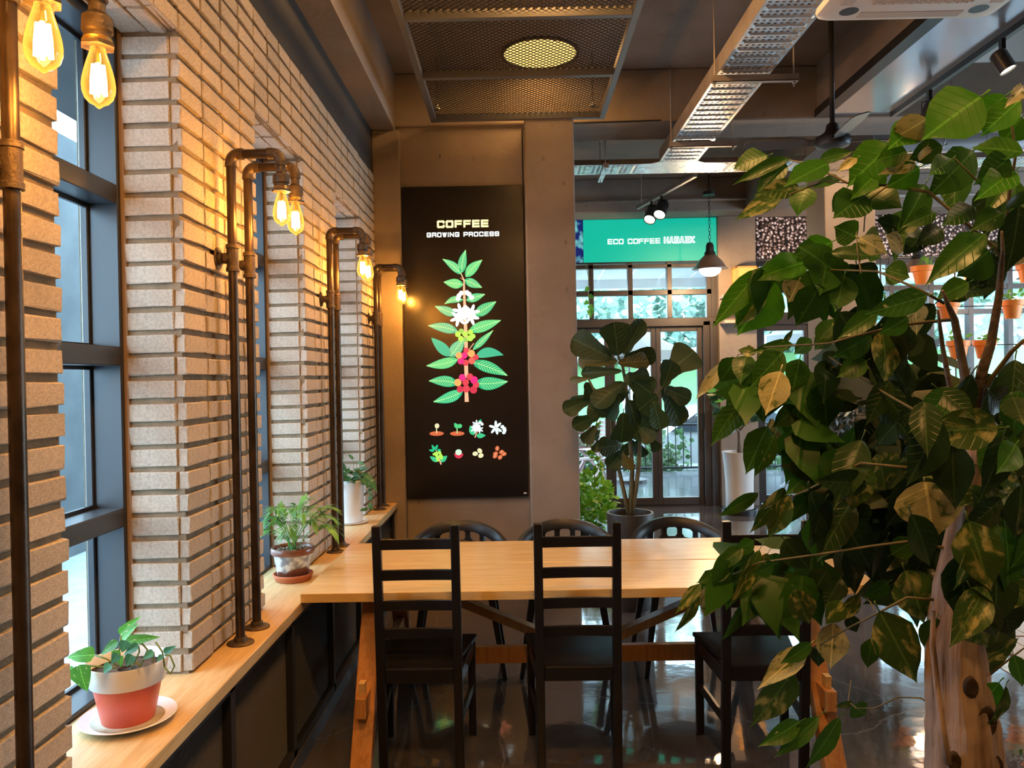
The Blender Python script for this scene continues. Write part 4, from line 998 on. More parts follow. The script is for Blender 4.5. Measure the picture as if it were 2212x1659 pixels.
# ------------------------------------------------------------------ track spotlights
M['spot_face'] = emit('spot_lens', (1.0, .86, .62), 9.)
M['lamp_black'] = mat('satin_black_lamp', (.02, .02, .021), .35)
def spot(name, label, p, aim, zt, power=18, r=.048, ln=.13, grp=None, blend=.5, size=80, col=(1.0, .64, .34)):
    p, aim = Vector(p), Vector(aim).normalized()
    t = thing(name, label, 'spotlight', (p.x, p.y, zt), grp)
    side = aim.cross(Vector((0,0,1)))
    side = side.normalized() if side.length > .1 else Vector((1,0,0))
    q = Vector((0,0,1)).rotation_difference(aim)
    def place(prof, nm, m, n=22):
        mb = MB().lathe(prof, n); mb.v = [tuple(p+q @ Vector(v)) for v in mb.v]; return mb.build(nm, m, t, smooth=True, auto=40)
    place([(0, -ln*.5), (r*.7, -ln*.5), (r*.95, -ln*.42), (r, -ln*.30), (r, ln*.5), (r*.88, ln*.5), (r*.86, ln*.40), (0, ln*.40)], 'lamp_body', M['lamp_black'])
    place([(0, ln*.405), (r*.84, ln*.405), (r*.84, ln*.425), (0, ln*.425)], 'lens', M['spot_face'])
    for s in (-1, 1):
        MB().tube([p+side*s*(r+.004), p+side*s*(r+.004)+Vector((0,0,r*1.25)), Vector((p.x+side.x*s*.012, p.y+side.y*s*.012, p.z+r*1.5))], .004, 6).build('yoke', M['lamp_black'], t)
    MB().box(p.x-.012, p.x+.012, p.y-.016, p.y+.016, p.z+r*1.45, zt).build('stem', M['lamp_black'], t)
    if power:
        l = bpy.data.lights.new('spot_beam', 'SPOT'); l.energy = power; l.spot_size = math.radians(size); l.spot_blend = blend; l.color = col; l.shadow_soft_size = .03
        o = bpy.data.objects.new('spot_beam', l); COL.objects.link(o); o.parent = t
        o.location = p+aim*(ln*.5+.01)-Vector((p.x, p.y, zt)); o.rotation_euler = aim.to_track_quat('-Z', 'Y').to_euler()
    return t
tr = thing('light_track', 'black light track along the edge of the glossy soffit', 'light track', (2.875, 1.5, 3.56))
MB().box(2.862, 2.895, -2.5, 6.0, 3.56, 3.60).build('rail', M['black_metal'], tr)
MB().box(2.895, 2.905, -2.5, 6.0, 3.585, 3.60).build('rail_lip', M['galv'], tr)
spot('track_spotlight', 'black spotlight at the right edge under the glossy soffit, left one of the pair', (2.86, 4.62, 3.43), (.35, -.25, -.9), 3.56, 60, grp='spotlights on the soffit track')
spot('track_spotlight', 'black spotlight at the right edge under the glossy soffit, cut by the frame', (2.87, 4.32, 3.44), (.4, -.2, -.9), 3.56, 60, grp='spotlights on the soffit track')
spot('track_spotlight', 'black spotlight on the soffit track half hidden by the topmost tree leaf', (2.87, 5.45, 3.42), (.08, 1.5, -.95), 3.56, 150, grp='spotlights on the soffit track')
spot('track_spotlight', 'added unseen black spotlight on the soffit track, aimed at the foreground tree', (2.87, 2.3, 3.42), (-.85, -.40, -.75), 3.56, 32, grp='spotlights on the soffit track', size=70)  # out-of-view spot added to light the foreground tree
spot('track_spotlight', 'added unseen black spotlight on the soffit track beside the viewer', (2.87, .3, 3.42), (-.80, .40, -.62), 3.56, 38, grp='spotlights on the soffit track', size=75)  # second out-of-view spot, added as fill from beside the camera
# oblique track near the far doors
ft = thing('light_track', 'short angled light track in front of the green screen', 'light track', (1.55, 8.15, 3.50))
MB().bar((1.72, 7.45, 3.52), (1.385, 8.85, 3.52), .035, .04).build('rail', M['galv_dull'], ft)
for q in ((1.70, 7.55), (1.41, 8.75)): MB().tube([(q[0], q[1], 3.53), (q[0], q[1], 3.985)], .005, 8).build('suspension_rod', M['galv_dull'], ft)
spot('track_spotlight', 'lit spotlight before the green screen, upper one of the pair', (1.535, 8.22, 3.365), (-.35, -.55, -.75), 3.50, 70, r=.066, ln=.19, grp='spotlights before the green screen')
spot('track_spotlight', 'lit spotlight before the green screen, lower one of the pair', (1.475, 8.47, 3.365), (-.35, -.55, -.75), 3.50, 70, r=.066, ln=.19, grp='spotlights before the green screen')
# conduit
tag(MB().tube([(-1, 9.32, 3.70), (5.5, 9.32, 3.70)], .018, 10).build('conduit_pipe', M['galv_dull'], None, smooth=True), 'thin grey conduit running below the far beam above the screen', 'pipe')
# big spiral duct at the right
M['duct'] = mat('grey_spiral_duct', (.38, .40, .44), .35, metal=.5)
dt = thing('air_duct', 'large grey round duct below the upper concrete wall at right', 'duct', (5.6, 7.2, 3.6))
MB().tube([(3.22, 7.22, 3.735), (8.0, 7.22, 3.735)], .115, 24).build('duct_shell', M['duct'], dt, smooth=True, auto=40)
for k in range(12): MB().lathe([(.115, -.006), (.119, 0), (.115, .006)], 24, c=(3.5+k*.38, 7.22, 3.735), axis='X').build('duct_seam', M['duct'], dt, smooth=True)

# ------------------------------------------------------------------ pendant lamp
def pendant(x, y, zb, label, power):
    t = thing('pendant_lamp', label, 'pendant lamp', (x, y, 3.70), 'pendant lamps of the far area')
    MB().lathe([(0, 3.70), (.07, 3.70), (.07, 3.665), (0, 3.665)], 18, c=(x, y, 0)).build('ceiling_cup', M['black_metal'], t, smooth=True, auto=40)
    chain((x, y, zb+.34), (x, y, 3.67), 'chain', M['black_metal'], t, link=.05, r=.003)
    MB().tube([(x, y, 3.69), (x, y, 3.985)], .008, 8).build('mount_rod', M['black_metal'], t)
    MB().lathe([(0, zb+.345), (.03, zb+.335), (.045, zb+.30), (.046, zb+.24), (.06, zb+.23), (.065, zb+.20), (.05, zb+.195), (0, zb+.195)], 20, c=(x, y, 0)).build('lamp_cap', M['lamp_black'], t, smooth=True, auto=40)
    M.setdefault('shade', mat('taupe_enamel_shade', (.22, .16, .14), .35))
    o = MB().lathe([(.058, zb+.20), (.085, zb+.175), (.14, zb+.12), (.175, zb+.06), (.195, zb+.045), (.205, zb+.04)], 30, c=(x, y, 0)).build('lamp_shade', M['shade'], t, smooth=True)
    s_ = o.modifiers.new('solid', 'SOLIDIFY'); s_.thickness = .004
    M.setdefault('opal', emit('opal_glass', (1.0, .92, .85), 2.2))
    MB().lathe([(.10, zb+.075), (.125, zb+.05), (.125, zb+.03), (.105, zb-.01), (.06, zb-.038), (0, zb-.045)], 26, c=(x, y, 0)).build('glass_globe', M['opal'], t, smooth=True)
    l = bpy.data.lights.new('pendant_bulb', 'POINT'); l.energy = power; l.color = (1.0, .62, .32); l.shadow_soft_size = .08
    o = bpy.data.objects.new('pendant_bulb', l); COL.objects.link(o); o.parent = t; o.location = (0, 0, zb-.07-3.70)
pendant(2.21, 8.95, 2.79, 'enamel pendant lamp on a chain in front of the green screen', 120)
pendant(4.55, 8.95, 2.70, 'enamel pendant lamp glimpsed through the tree among the orange pots', 35)
pendant(5.9, 8.95, 2.62, 'enamel pendant lamp at the far right behind the tree crown', 35)
# ceiling rod fan drop seen through the leaves
tag(MB().tube([(atY(1979, 470, 7.9).x, 7.9, 3.985), (atY(1979, 470, 7.9).x, 7.9, 2.9)], .014, 8).build('drop_rod', M['black_metal']), 'slim dark rod hanging before the right coffee bean picture', 'rod')

# ------------------------------------------------------------------ coffee bean pictures
def bean_mat():
    m, nt, b, N, L = _new('coffee_bean_print')
    tc = N('ShaderNodeTexCoord'); cr = N('ShaderNodeSeparateXYZ'); L(tc.outputs['Object'], cr.inputs[0])
    cm = N('ShaderNodeCombineXYZ'); L(cr.outputs[0], cm.inputs[0]); L(cr.outputs[2], cm.inputs[1])
    acc = None
    for lay, (sc, ofs) in enumerate(((19., 0.), (19., 5.37), (17., 11.7))):
        mp = N('ShaderNodeMapping'); mp.inputs['Location'].default_value = (ofs, ofs*.7, 0); L(cm.outputs[0], mp.inputs[0])
        v = N('ShaderNodeTexVoronoi'); v.voronoi_dimensions = '2D'; v.inputs['Scale'].default_value = sc; v.inputs['Randomness'].default_value = .75; L(mp.outputs[0], v.inputs['Vector'])
        sv = N('ShaderNodeVectorMath'); sv.operation = 'SUBTRACT'; L(mp.outputs[0], sv.inputs[0]); L(v.outputs['Position'], sv.inputs[1])
        s1 = N('ShaderNodeVectorMath'); s1.operation = 'SCALE'; s1.inputs[3].default_value = sc; L(sv.outputs[0], s1.inputs[0])
        sx = N('ShaderNodeSeparateColor'); L(v.outputs['Color'], sx.inputs[0])
        an = N('ShaderNodeMath'); an.operation = 'MULTIPLY'; an.inputs[1].default_value = 6.28; L(sx.outputs[0], an.inputs[0])
        rt = N('ShaderNodeVectorRotate'); rt.rotation_type = 'Z_AXIS'; L(s1.outputs[0], rt.inputs['Vector']); L(an.outputs[0], rt.inputs['Angle'])
        sl = N('ShaderNodeVectorMath'); sl.operation = 'MULTIPLY'; sl.inputs[1].default_value = (1/.55, 1/.38, 0); L(rt.outputs[0], sl.inputs[0])
        ln = N('ShaderNodeVectorMath'); ln.operation = 'LENGTH'; L(sl.outputs[0], ln.inputs[0])
        rs = N('ShaderNodeSeparateXYZ'); L(rt.outputs[0], rs.inputs[0])
        ay = N('ShaderNodeMath'); ay.operation = 'ABSOLUTE'; L(rs.outputs[1], ay.inputs[0])
        crs = N('ShaderNodeMapRange'); crs.inputs[1].default_value = .02; crs.inputs[2].default_value = .07; L(ay.outputs[0], crs.inputs[0])
        dom = N('ShaderNodeMapRange'); dom.inputs[1].default_value = .15; dom.inputs[2].default_value = 1.; dom.inputs[3].default_value = 1.; dom.inputs[4].default_value = .0; L(ln.outputs['Value'], dom.inputs[0])
        pw = N('ShaderNodeMath'); pw.operation = 'POWER'; pw.inputs[1].default_value = 1.6; L(dom.outputs[0], pw.inputs[0])
        br = N('ShaderNodeMath'); br.operation = 'MULTIPLY'; L(pw.outputs[0], br.inputs[0]); L(crs.outputs[0], br.inputs[1])
        vv = N('ShaderNodeMath'); vv.operation = 'MULTIPLY_ADD'; vv.inputs[1].default_value = .9; vv.inputs[2].default_value = .25; L(sx.outputs[1], vv.inputs[0])
        br2 = N('ShaderNodeMath'); br2.operation = 'MULTIPLY'; L(br.outputs[0], br2.inputs[0]); L(vv.outputs[0], br2.inputs[1])
        if acc is None: acc = br2.outputs[0]
        else:
            mxm = N('ShaderNodeMath'); mxm.operation = 'MAXIMUM'; L(acc, mxm.inputs[0]); L(br2.outputs[0], mxm.inputs[1]); acc = mxm.outputs[0]
    rp = N('ShaderNodeValToRGB'); e = rp.color_ramp.elements; e[0].position = .08; e[0].color = (.008, .005, .004, 1); e[1].position = .75; e[1].color = (.85, .75, .72, 1)
    k = e.new(.35); k.color = (.16, .085, .065, 1); L(acc, rp.inputs[0])
    L(rp.outputs[0], b.inputs['Base Color']); L(rp.outputs[0], b.inputs['Emission Color']); b.inputs['Emission Strength'].default_value = .75; b.inputs['Roughness'].default_value = .4
    return m
M['bean'] = bean_mat()
for x0, x1, lb in ((2.972, 4.22, 'coffee bean picture panel directly left of the square pillar'), (4.30, 6.60, 'coffee bean picture panel right of the square pillar behind the tree')):
    t = thing('bean_picture', lb, 'picture', ((x0+x1)/2, 9.85, 3.06), 'coffee bean pictures over the far windows')
    MB().box(x0, x1, 9.835, 9.858, 3.055, 3.58).build('picture_box', M['black_metal'], t)
    MB().box(x0+.006, x1-.006, 9.831, 9.835, 3.061, 3.574).build('printed_face', M['bean'], t)
# lantern and ledges on the pilaster
ln_ = thing('box_lantern', 'small glowing wooden box lantern fixed to the pilaster by the doors', 'lantern', (2.80, 9.62, 2.60))
M['lantern_wood'] = mat('honey_wood', (.55, .30, .10), .5)
M['lantern_glow'] = emit('lantern_glow', (1.0, .50, .12), 1.0)
for x in (2.672, 2.925): 
    for y in (9.53, 9.705): MB().box(x-.012, x+.012, y-.012, y+.012, 2.60, 2.93).build('corner_post', M['lantern_wood'], ln_)
for z in (2.60, 2.915): MB().box(2.66, 2.937, 9.518, 9.718, z, z+.018).build('end_board', M['lantern_wood'], ln_)
MB().box(2.684, 2.913, 9.535, 9.700, 2.618, 2.915).build('paper_shade', M['lantern_glow'], ln_)
M['ledge'] = mat('pale_ledge_board', (.50, .40, .33), .6)
for z, lb in ((2.555, 'top'), (2.40, 'middle'), (2.25, 'lowest')):
    t = thing('wall_ledge', lb+' of the three shallow ledges on the pilaster below the lantern', 'shelf', (2.73, 9.66, z), 'ledges on the pilaster')
    MB().box(2.505, 2.955, 9.55, 9.719, z, z+.035).build('ledge_board', M['ledge'], t, bev=.003, seg=1)
    MB().box(2.505, 2.52, 9.54, 9.55, z-.01, z+.04).build('edge_strip', M['galv'], t)
# ------------------------------------------------------------------ leaf meshes
SHAPES = {
 'ovate': [(0,.0),(.04,.26),(.13,.62),(.27,.94),(.43,1),(.59,.85),(.74,.55),(.86,.24),(.94,.07),(1,0)],
 'fiddle': [(0,.0),(.05,.30),(.2,.50),(.35,.56),(.55,.82),(.75,1),(.88,.92),(.96,.6),(1,.1)],
 'obovate': [(0,0),(.1,.25),(.3,.62),(.55,.95),(.7,1),(.85,.85),(.95,.5),(1,.1)],
 'heart': [(0,.35),(.05,.75),(.15,1),(.35,.95),(.6,.68),(.8,.35),(.93,.12),(1,0)],
 'lance': [(0,.2),(.15,.8),(.4,1),(.7,.7),(1,.05)],
}
def leaf_mesh(shape, W, mt, fold=.25, droop=.12, wave=.06, petiole=.16, seed=0, cols=(-1,-.5,0,.5,1), pr=.012):
    tb_ = SHAPES[shape]; mb = MB(); k = len(cols); r = random.Random(seed); ph = r.uniform(0, 6)
    for t, w in tb_:
        hw = W/2*w
        for c in cols:
            mb.v.append((t, c*hw*(1+.05*math.sin(11*t+ph+c)), fold*abs(c)*hw-droop*t*t+wave*abs(c)*math.sin(13*t+ph+2*c)*W*.5*(w > .2)))
    n = len(tb_)
    mb.f += [(i*k+j, i*k+j+1, (i+1)*k+j+1, (i+1)*k+j) for i in range(n-1) for j in range(k-1)]
    if petiole: mb.tube([(-petiole, 0, .25*petiole), (-petiole*.5, 0, .06*petiole), (.02, 0, 0)], [pr*1.2, pr, pr*.7], 5)
    return mb.mesh('leaf', mt, smooth=True)
def put_leaf(parent, me, W, base, tip, nrm, width=None, name='leaf'):
    base, tip = Vector(base), Vector(tip); X = tip-base; Ln = X.length; X.normalize()
    Z = Vector(nrm); Z = Z-X*Z.dot(X)
    if Z.length < 1e-3: Z = X.orthogonal()
    Z.normalize(); Y = Z.cross(X); ws = (width/W) if width else Ln
    m = Matrix(((X.x*Ln, Y.x*ws, Z.x*Ln, base.x), (X.y*Ln, Y.y*ws, Z.y*Ln, base.y), (X.z*Ln, Y.z*ws, Z.z*Ln, base.z), (0, 0, 0, 1)))
    return link_mesh(name, me, m, parent)
def rv(r, s=1.): return Vector((r.uniform(-s, s), r.uniform(-s, s), r.uniform(-s, s)))
M['soil'] = mat('potting_soil', (.05, .03, .018), .95, c2=(.10, .065, .04), ns=40, bump=.8, bs=80)
M['stem_green'] = mat('green_stem', (.16, .22, .05), .5)
M['bark'] = mat('pale_brown_bark', (.37, .275, .215), .85, c2=(.16, .105, .075), ns=34, detail=8, stretch=(1, 1, .13), lo=.42, hi=.66, bump=1., bs=48, bstr=(1, 1, .12), spec=.2)
M['stem_bark'] = mat('grey_brown_stem', (.20, .165, .135), .8, c2=(.12, .095, .075), ns=30, stretch=(1, 1, .3), bump=.6, bs=60, spec=.2)
M['twig'] = mat('brown_twig', (.085, .07, .03), .7, c2=(.13, .11, .045), ns=12)
M['terracotta'] = mat('terracotta', (.55, .17, .075), .7, c2=(.48, .14, .06), ns=8)

# ------------------------------------------------------------------ pothos in the coral and white pot
px_, py_ = -1.098, 2.175
po = thing('plant_saucer', 'white china saucer under the coral pot on the ledge', 'saucer', (px_, py_, .70))
M['china'] = mat('white_china', (.78, .77, .76), .18)
M['china_dirty'] = mat('muddy_china', (.42, .30, .19), .5, c2=(.62, .54, .44), ns=14)
MB().lathe([(0, .701), (.070, .701), (.082, .703), (.118, .716), (.127, .721), (.125, .724), (.112, .718), (.085, .7075), (0, .7065)], 40, c=(px_, py_, 0)).build('saucer_dish', M['china'], po, smooth=True, auto=60)
MB().lathe([(0, .7072), (.080, .7078), (.094, .7118), (0, .7085)], 30, c=(px_, py_, 0)).build('water_stain', M['china_dirty'], po, smooth=True)
pp = thing('potted_pothos', 'variegated pothos in a coral pot with white glazed band, nearest on the ledge', 'potted plant', (px_, py_, .7085))
M['coral'] = mat('coral_glaze', (.72, .13, .075), .35, c2=(.66, .11, .06), ns=5)
M['white_glaze'] = mat('white_glaze', (.70, .68, .65), .22)
MB().lathe([(0, .709), (.066, .709), (.0685, .713), (.0905, .825), (.0885, .825), (.064, .716), (0, .716)], 40, c=(px_, py_, 0)).build('pot_body', M['coral'], pp, smooth=True, auto=50)
MB().lathe([(.0905, .818), (.0965, .8165), (.0985, .822), (.1065, .874), (.1050, .8775), (.1015, .876), (.0935, .825)], 40, c=(px_, py_, 0), close=True).build('glazed_band', M['white_glaze'], pp, smooth=True, auto=60)
MB().lathe([(0, .848), (.05, .852), (.0975, .850)], 24, c=(px_, py_, 0)).build('soil', M['soil'], pp, smooth=True)
M['pothos'] = leaf_mat('pothos_leaf', (.05, .22, .035), (.12, .42, .05), var=(.55, .62, .30), vlo=.60, vhi=.66, trans=.3)
M['pothos_b'] = leaf_mat('pothos_leaf_cool', (.05, .24, .12), (.10, .34, .20), trans=.25)
PH = [leaf_mesh('heart', .62, M['pothos'], .18, .18, .03, 0, i) for i in range(3)]+[leaf_mesh('heart', .55, M['pothos_b'], .3, .2, .04, 0, 5+i) for i in range(2)]
qq = lambda u, v, d: atY(100+u/4.622, 1300+v/4.622, d)
for i, (bu, bv, tu, tv, w, d, k, nx) in enumerate(((740, 330, 910, 150, 90, 2.20, 0, .3), (755, 380, 890, 215, 90, 2.17, 1, -.2), (800, 405, 1110, 335, 95, 2.14, 2, .1), (715, 400, 515, 530, 85, 2.15, 0, 0),
        (480, 530, 185, 540, 130, 2.10, 1, .1), (330, 635, 385, 910, 180, 2.06, 0, -.1), (240, 640, 220, 740, 60, 2.10, 1, 0), (800, 390, 745, 510, 110, 2.10, 3, .2), (920, 440, 750, 525, 95, 2.10, 3, -.2), (700, 480, 680, 580, 70, 2.10, 1, .1),
        (720, 520, 640, 620, 95, 2.08, 4, .2), (640, 620, 560, 715, 95, 2.06, 3, 0), (860, 530, 790, 645, 110, 2.09, 3, .1), (1070, 500, 950, 570, 80, 2.10, 4, 0), (1180, 520, 1275, 440, 80, 2.13, 3, .2), (1160, 535, 1095, 600, 55, 2.10, 4, 0), (740, 540, 740, 650, 60, 2.10, 1, 0))):
    put_leaf(pp, PH[k], .6, qq(bu, bv, d), qq(tu, tv, d-.01), (nx, -.75, .55), w*1.2/4.622*d/F_PX)
for pl, d in ((((740, 640), (730, 480), (745, 340)), 2.15), (((850, 660), (930, 500), (920, 440)), 2.14), (((720, 640), (600, 570), (480, 530)), 2.13), (((700, 660), (450, 640), (330, 632)), 2.10), (((940, 640), (1010, 480), (960, 420), (870, 400)), 2.14), (((1180, 650), (1160, 500), (1090, 400)), 2.14), (((1180, 650), (1240, 720), (1280, 640), (1240, 540), (1180, 525)), 2.12), (((1060, 600), (1075, 540), (1070, 500)), 2.12), (((860, 640), (900, 600), (940, 650)), 2.09), (((760, 650), (745, 600), (720, 520)), 2.12)):
    MB().tube([qq(u, v, d) for u, v in pl], .0024, 6).build('stem', M['stem_green'], pp, smooth=True)

# ------------------------------------------------------------------ palm in the glazed brown pot
gx, gy = -1.078, 3.715
st_ = thing('plant_saucer', 'terracotta saucer under the mottled palm pot', 'saucer', (gx, gy, .70))
MB().lathe([(0, .701), (.078, .701), (.083, .705), (.088, .722), (.093, .725), (.094, .733), (.089, .734), (.084, .725), (.078, .710), (0, .709)], 36, c=(gx, gy, 0)).build('saucer_dish', M['terracotta'], st_, smooth=True, auto=50)
pm = thing('potted_palm', 'small parlour palm in a mottled grey and brown glazed pot', 'potted plant', (gx, gy, .7105))
def glaze():
    m, nt, b, N, L = _new('mottled_glaze'); tc = N('ShaderNodeTexCoord')
    n1 = N('ShaderNodeTexNoise'); n1.inputs['Scale'].default_value = 26.; n1.inputs['Detail'].default_value = 8; L(tc.outputs['Object'], n1.inputs['Vector'])
    r1 = N('ShaderNodeValToRGB'); e = r1.color_ramp.elements; e[0].position = .40; e[0].color = (.20, .20, .22, 1); e[1].position = .58; e[1].color = (.62, .60, .56, 1); L(n1.outputs[0], r1.inputs[0])
    n2 = N('ShaderNodeTexNoise'); n2.inputs['Scale'].default_value = 11.; n2.inputs['Detail'].default_value = 2; L(tc.outputs['Object'], n2.inputs['Vector'])
    sx = N('ShaderNodeSeparateXYZ'); L(tc.outputs['Object'], sx.inputs[0])
    ad = N('ShaderNodeMath'); ad.operation = 'MULTIPLY_ADD'; ad.inputs[1].default_value = .16; L(n2.outputs[0], ad.inputs[0]); 
    ng = N('ShaderNodeMath'); ng.operation = 'MULTIPLY'; ng.inputs[1].default_value = -1.; L(sx.outputs[2], ng.inputs[0]); L(ng.outputs[0], ad.inputs[2])
    r2 = N('ShaderNodeMapRange'); r2.inputs[1].default_value = .030; r2.inputs[2].default_value = .040; L(ad.outputs[0], r2.inputs[0])
    mx = N('ShaderNodeMix'); mx.data_type = 'RGBA'; mx.inputs[7].default_value = (.15, .045, .025, 1); L(r2.outputs[0], mx.inputs[0]); L(r1.outputs[0], mx.inputs[6])
    L(mx.outputs[2], b.inputs['Base Color']); b.inputs['Roughness'].default_value = .28; return m
M['glaze'] = glaze(); M['glaze_brown'] = mat('brown_glaze', (.17, .055, .03), .25, c2=(.24, .09, .045), ns=12)
MB().lathe([(0, .711), (.066, .711), (.069, .714), (.088, .832), (.085, .832), (.064, .720), (0, .720)], 36, c=(gx, gy, 0)).build('pot_body', M['glaze'], pm, smooth=True, auto=50)
MB().lathe([(.086, .829), (.0985, .828), (.1015, .838), (.101, .852), (.097, .858), (.090, .856), (.085, .843)], 36, c=(gx, gy, 0), close=True).build('pot_rim', M['glaze_brown'], pm, smooth=True, auto=60)
M['pebble'] = mat('pale_pebbles', (.55, .50, .42), .7, c2=(.38, .33, .27), ns=30, rand=.2)
MB().lathe([(0, .842), (.087, .840)], 24, c=(gx, gy, 0)).build('gravel_bed', M['soil'], pm)
pe = MB(); r = random.Random(3)
for _ in range(130):
    a, q = r.uniform(0, 6.28), .084*math.sqrt(r.random()); s = r.uniform(.003, .006)
    pe.lathe([(0, -s*.6), (s, 0), (0, s*.6)], 6, c=(gx+q*math.cos(a), gy+q*math.sin(a), .844))
tag(pe.build('gravel', M['pebble'], pm), kind='stuff')
M['palm'] = mat('palm_frond', (.10, .30, .06), .5, c2=(.16, .42, .10), ns=14, rand=.25)
r = random.Random(8)
tips = [(-.055, -.10, .305), (.03, -.02, .36), (.10, .03, .33), (.17, .02, .26), (.20, -.04, .17), (.13, -.08, .24), (-.07, .02, .34), (-.10, -.05, .25), (-.12, -.10, .17), (.05, .06, .40), (.09, -.10, .32), (-.03, -.12, .37), (.16, .06, .33), (-.05, .10, .30), (.02, -.14, .20), (-.11, .03, .20)]
for i, (dx, dy, dz) in enumerate(tips):
    b0 = Vector((gx+r.uniform(-.018, .018), gy+r.uniform(-.018, .018), .842)); tip = Vector((gx+dx*1.1, gy+dy*1.1, .842+dz*.58))
    mid = b0*.45+tip*.55+Vector((0, 0, .09+.05*r.random())); mb = MB(); pts = []
    for k in range(9):
        t = k/8; pts.append(b0*(1-t)**2+mid*2*t*(1-t)+tip*t*t)
    mb.tube(pts, [.0022]*5+[.0014]*4, 5)
    for k in range(14):
        t = .40+.58*k/13; c = b0*(1-t)**2+mid*2*t*(1-t)+tip*t*t
        d = ((mid-b0)*2*(1-t)+(tip-mid)*2*t).normalized(); sd = d.cross(Vector((0,0,1)))
        sd = sd.normalized() if sd.length > .05 else Vector((1,0,0))
        for s in (-1, 1):
            ln = (.095 if k < 11 else .07)*r.uniform(.8, 1.1); e = c+d*ln*.75+sd*s*ln*.62-Vector((0,0,.022+.02*r.random())); w = Vector((0,0,1)).cross(e-c).normalized()*.0058
            m_ = c*.5+e*.5+Vector((0,0,.006)); mb.add([c, m_-w, m_+w, e], [(0,1,2),(1,3,2)])
    mb.build('frond', M['palm'], pm)

# ------------------------------------------------------------------ ivy in the tall white pot
ix, iy = -1.105, 5.175
si = thing('plant_saucer', 'pale round saucer under the tall white ivy pot', 'saucer', (ix, iy, .70))
MB().lathe([(0, .701), (.095, .701), (.108, .712), (.106, .714), (.093, .707), (0, .707)], 32, c=(ix, iy, 0)).build('saucer_dish', M['china'], si, smooth=True, auto=50)
iv = thing('potted_ivy', 'trailing ivy in a tall white pot at the far end of the ledge', 'potted plant', (ix, iy, .7085))
MB().lathe([(0, .709), (.066, .709), (.069, .714), (.088, .975), (.092, .98), (.089, .985), (.084, .978), (.066, .72), (0, .72)], 32, c=(ix, iy, 0)).build('pot_body', M['white_plastic'], iv, smooth=True, auto=50)
MB().lathe([(0, .965), (.084, .962)], 20, c=(ix, iy, 0)).build('soil', M['soil'], iv)
M['ivy'] = leaf_mat('ivy_leaf', (.03, .12, .035), (.08, .22, .08), var=(.45, .52, .35), vlo=.62, vhi=.7)
IV = [leaf_mesh('heart', .8, M['ivy'], .2, .15, .05, .3, i, cols=(-1, 0, 1)) for i in range(3)]
IVL = [leaf_mesh('ovate', .42, M['ivy'], .2, .25, .05, .2, 7+i) for i in range(2)]
r = random.Random(5)
for k in range(80):
    a = r.uniform(0, 6.28); q = r.uniform(.02, .10); p = Vector((ix+q*math.cos(a), iy+q*math.sin(a), .985+r.uniform(-.005, .085)*(1.2-q*6)))
    d = Vector((math.cos(a)+r.uniform(-.6, .6), math.sin(a)+r.uniform(-.6, .6), r.uniform(-.5, .4))).normalized()
    put_leaf(iv, IV[k % 3], .8, p, p+d*r.uniform(.032, .052), Vector((0, -.5, 1))+rv(r, .5))
for pl in (((-.06, -.07, .28), (-.085, -.10, .22), (-.08, -.11, .12), (-.075, -.11, .02), (-.08, -.12, -.10)), ((.05, -.03, .29), (.12, -.05, .27), (.15, -.06, .20), (.14, -.07, .12), (.10, -.08, .10)), ((-.02, 0, .29), (-.05, -.02, .38), (-.06, -.03, .46))):
    pts = [Vector((ix, iy, .70))+Vector(p) for p in pl]; pts = [Vector((p.x, p.y, max(p.z, .77))) for p in pts]
    MB().tube(pts, .0018, 5).build('stem', M['stem_green'], iv)
    for k in range(11):
        t = k/10*(len(pts)-1); i = min(int(t), len(pts)-2); p = pts[i].lerp(pts[i+1], t-i); d = Vector((r.uniform(-1, 1), r.uniform(-1, .2), r.uniform(-.8, .2))).normalized()
        put_leaf(iv, IV[k % 3], .8, p, p+d*.034, Vector((0, -1, .5))+rv(r, .4))
for dx, dy, dz, ex, ey, ez in ((.02, -.02, .42, -.005, -.04, .46), (.05, -.02, .40, .10, -.05, .39), (.06, -.03, .36, .12, -.06, .37), (.08, -.03, .33, .17, -.06, .27), (.07, -.05, .30, .15, -.09, .25), (.11, -.05, .31, .19, -.08, .22), (.03, -.04, .36, .09, -.06, .33)):
    b0 = Vector((ix+dx, iy+dy, .70+dz)); put_leaf(iv, IVL[0], .42, b0, Vector((ix+ex, iy+ey, .70+ez)), Vector((.2, -.8, .6)))
    MB().tube([(ix+.02, iy, .97), ((ix+b0.x)/2+.01, iy-.01, .9+dz*.4), b0], .0016, 5).build('stem', M['stem_green'], iv)

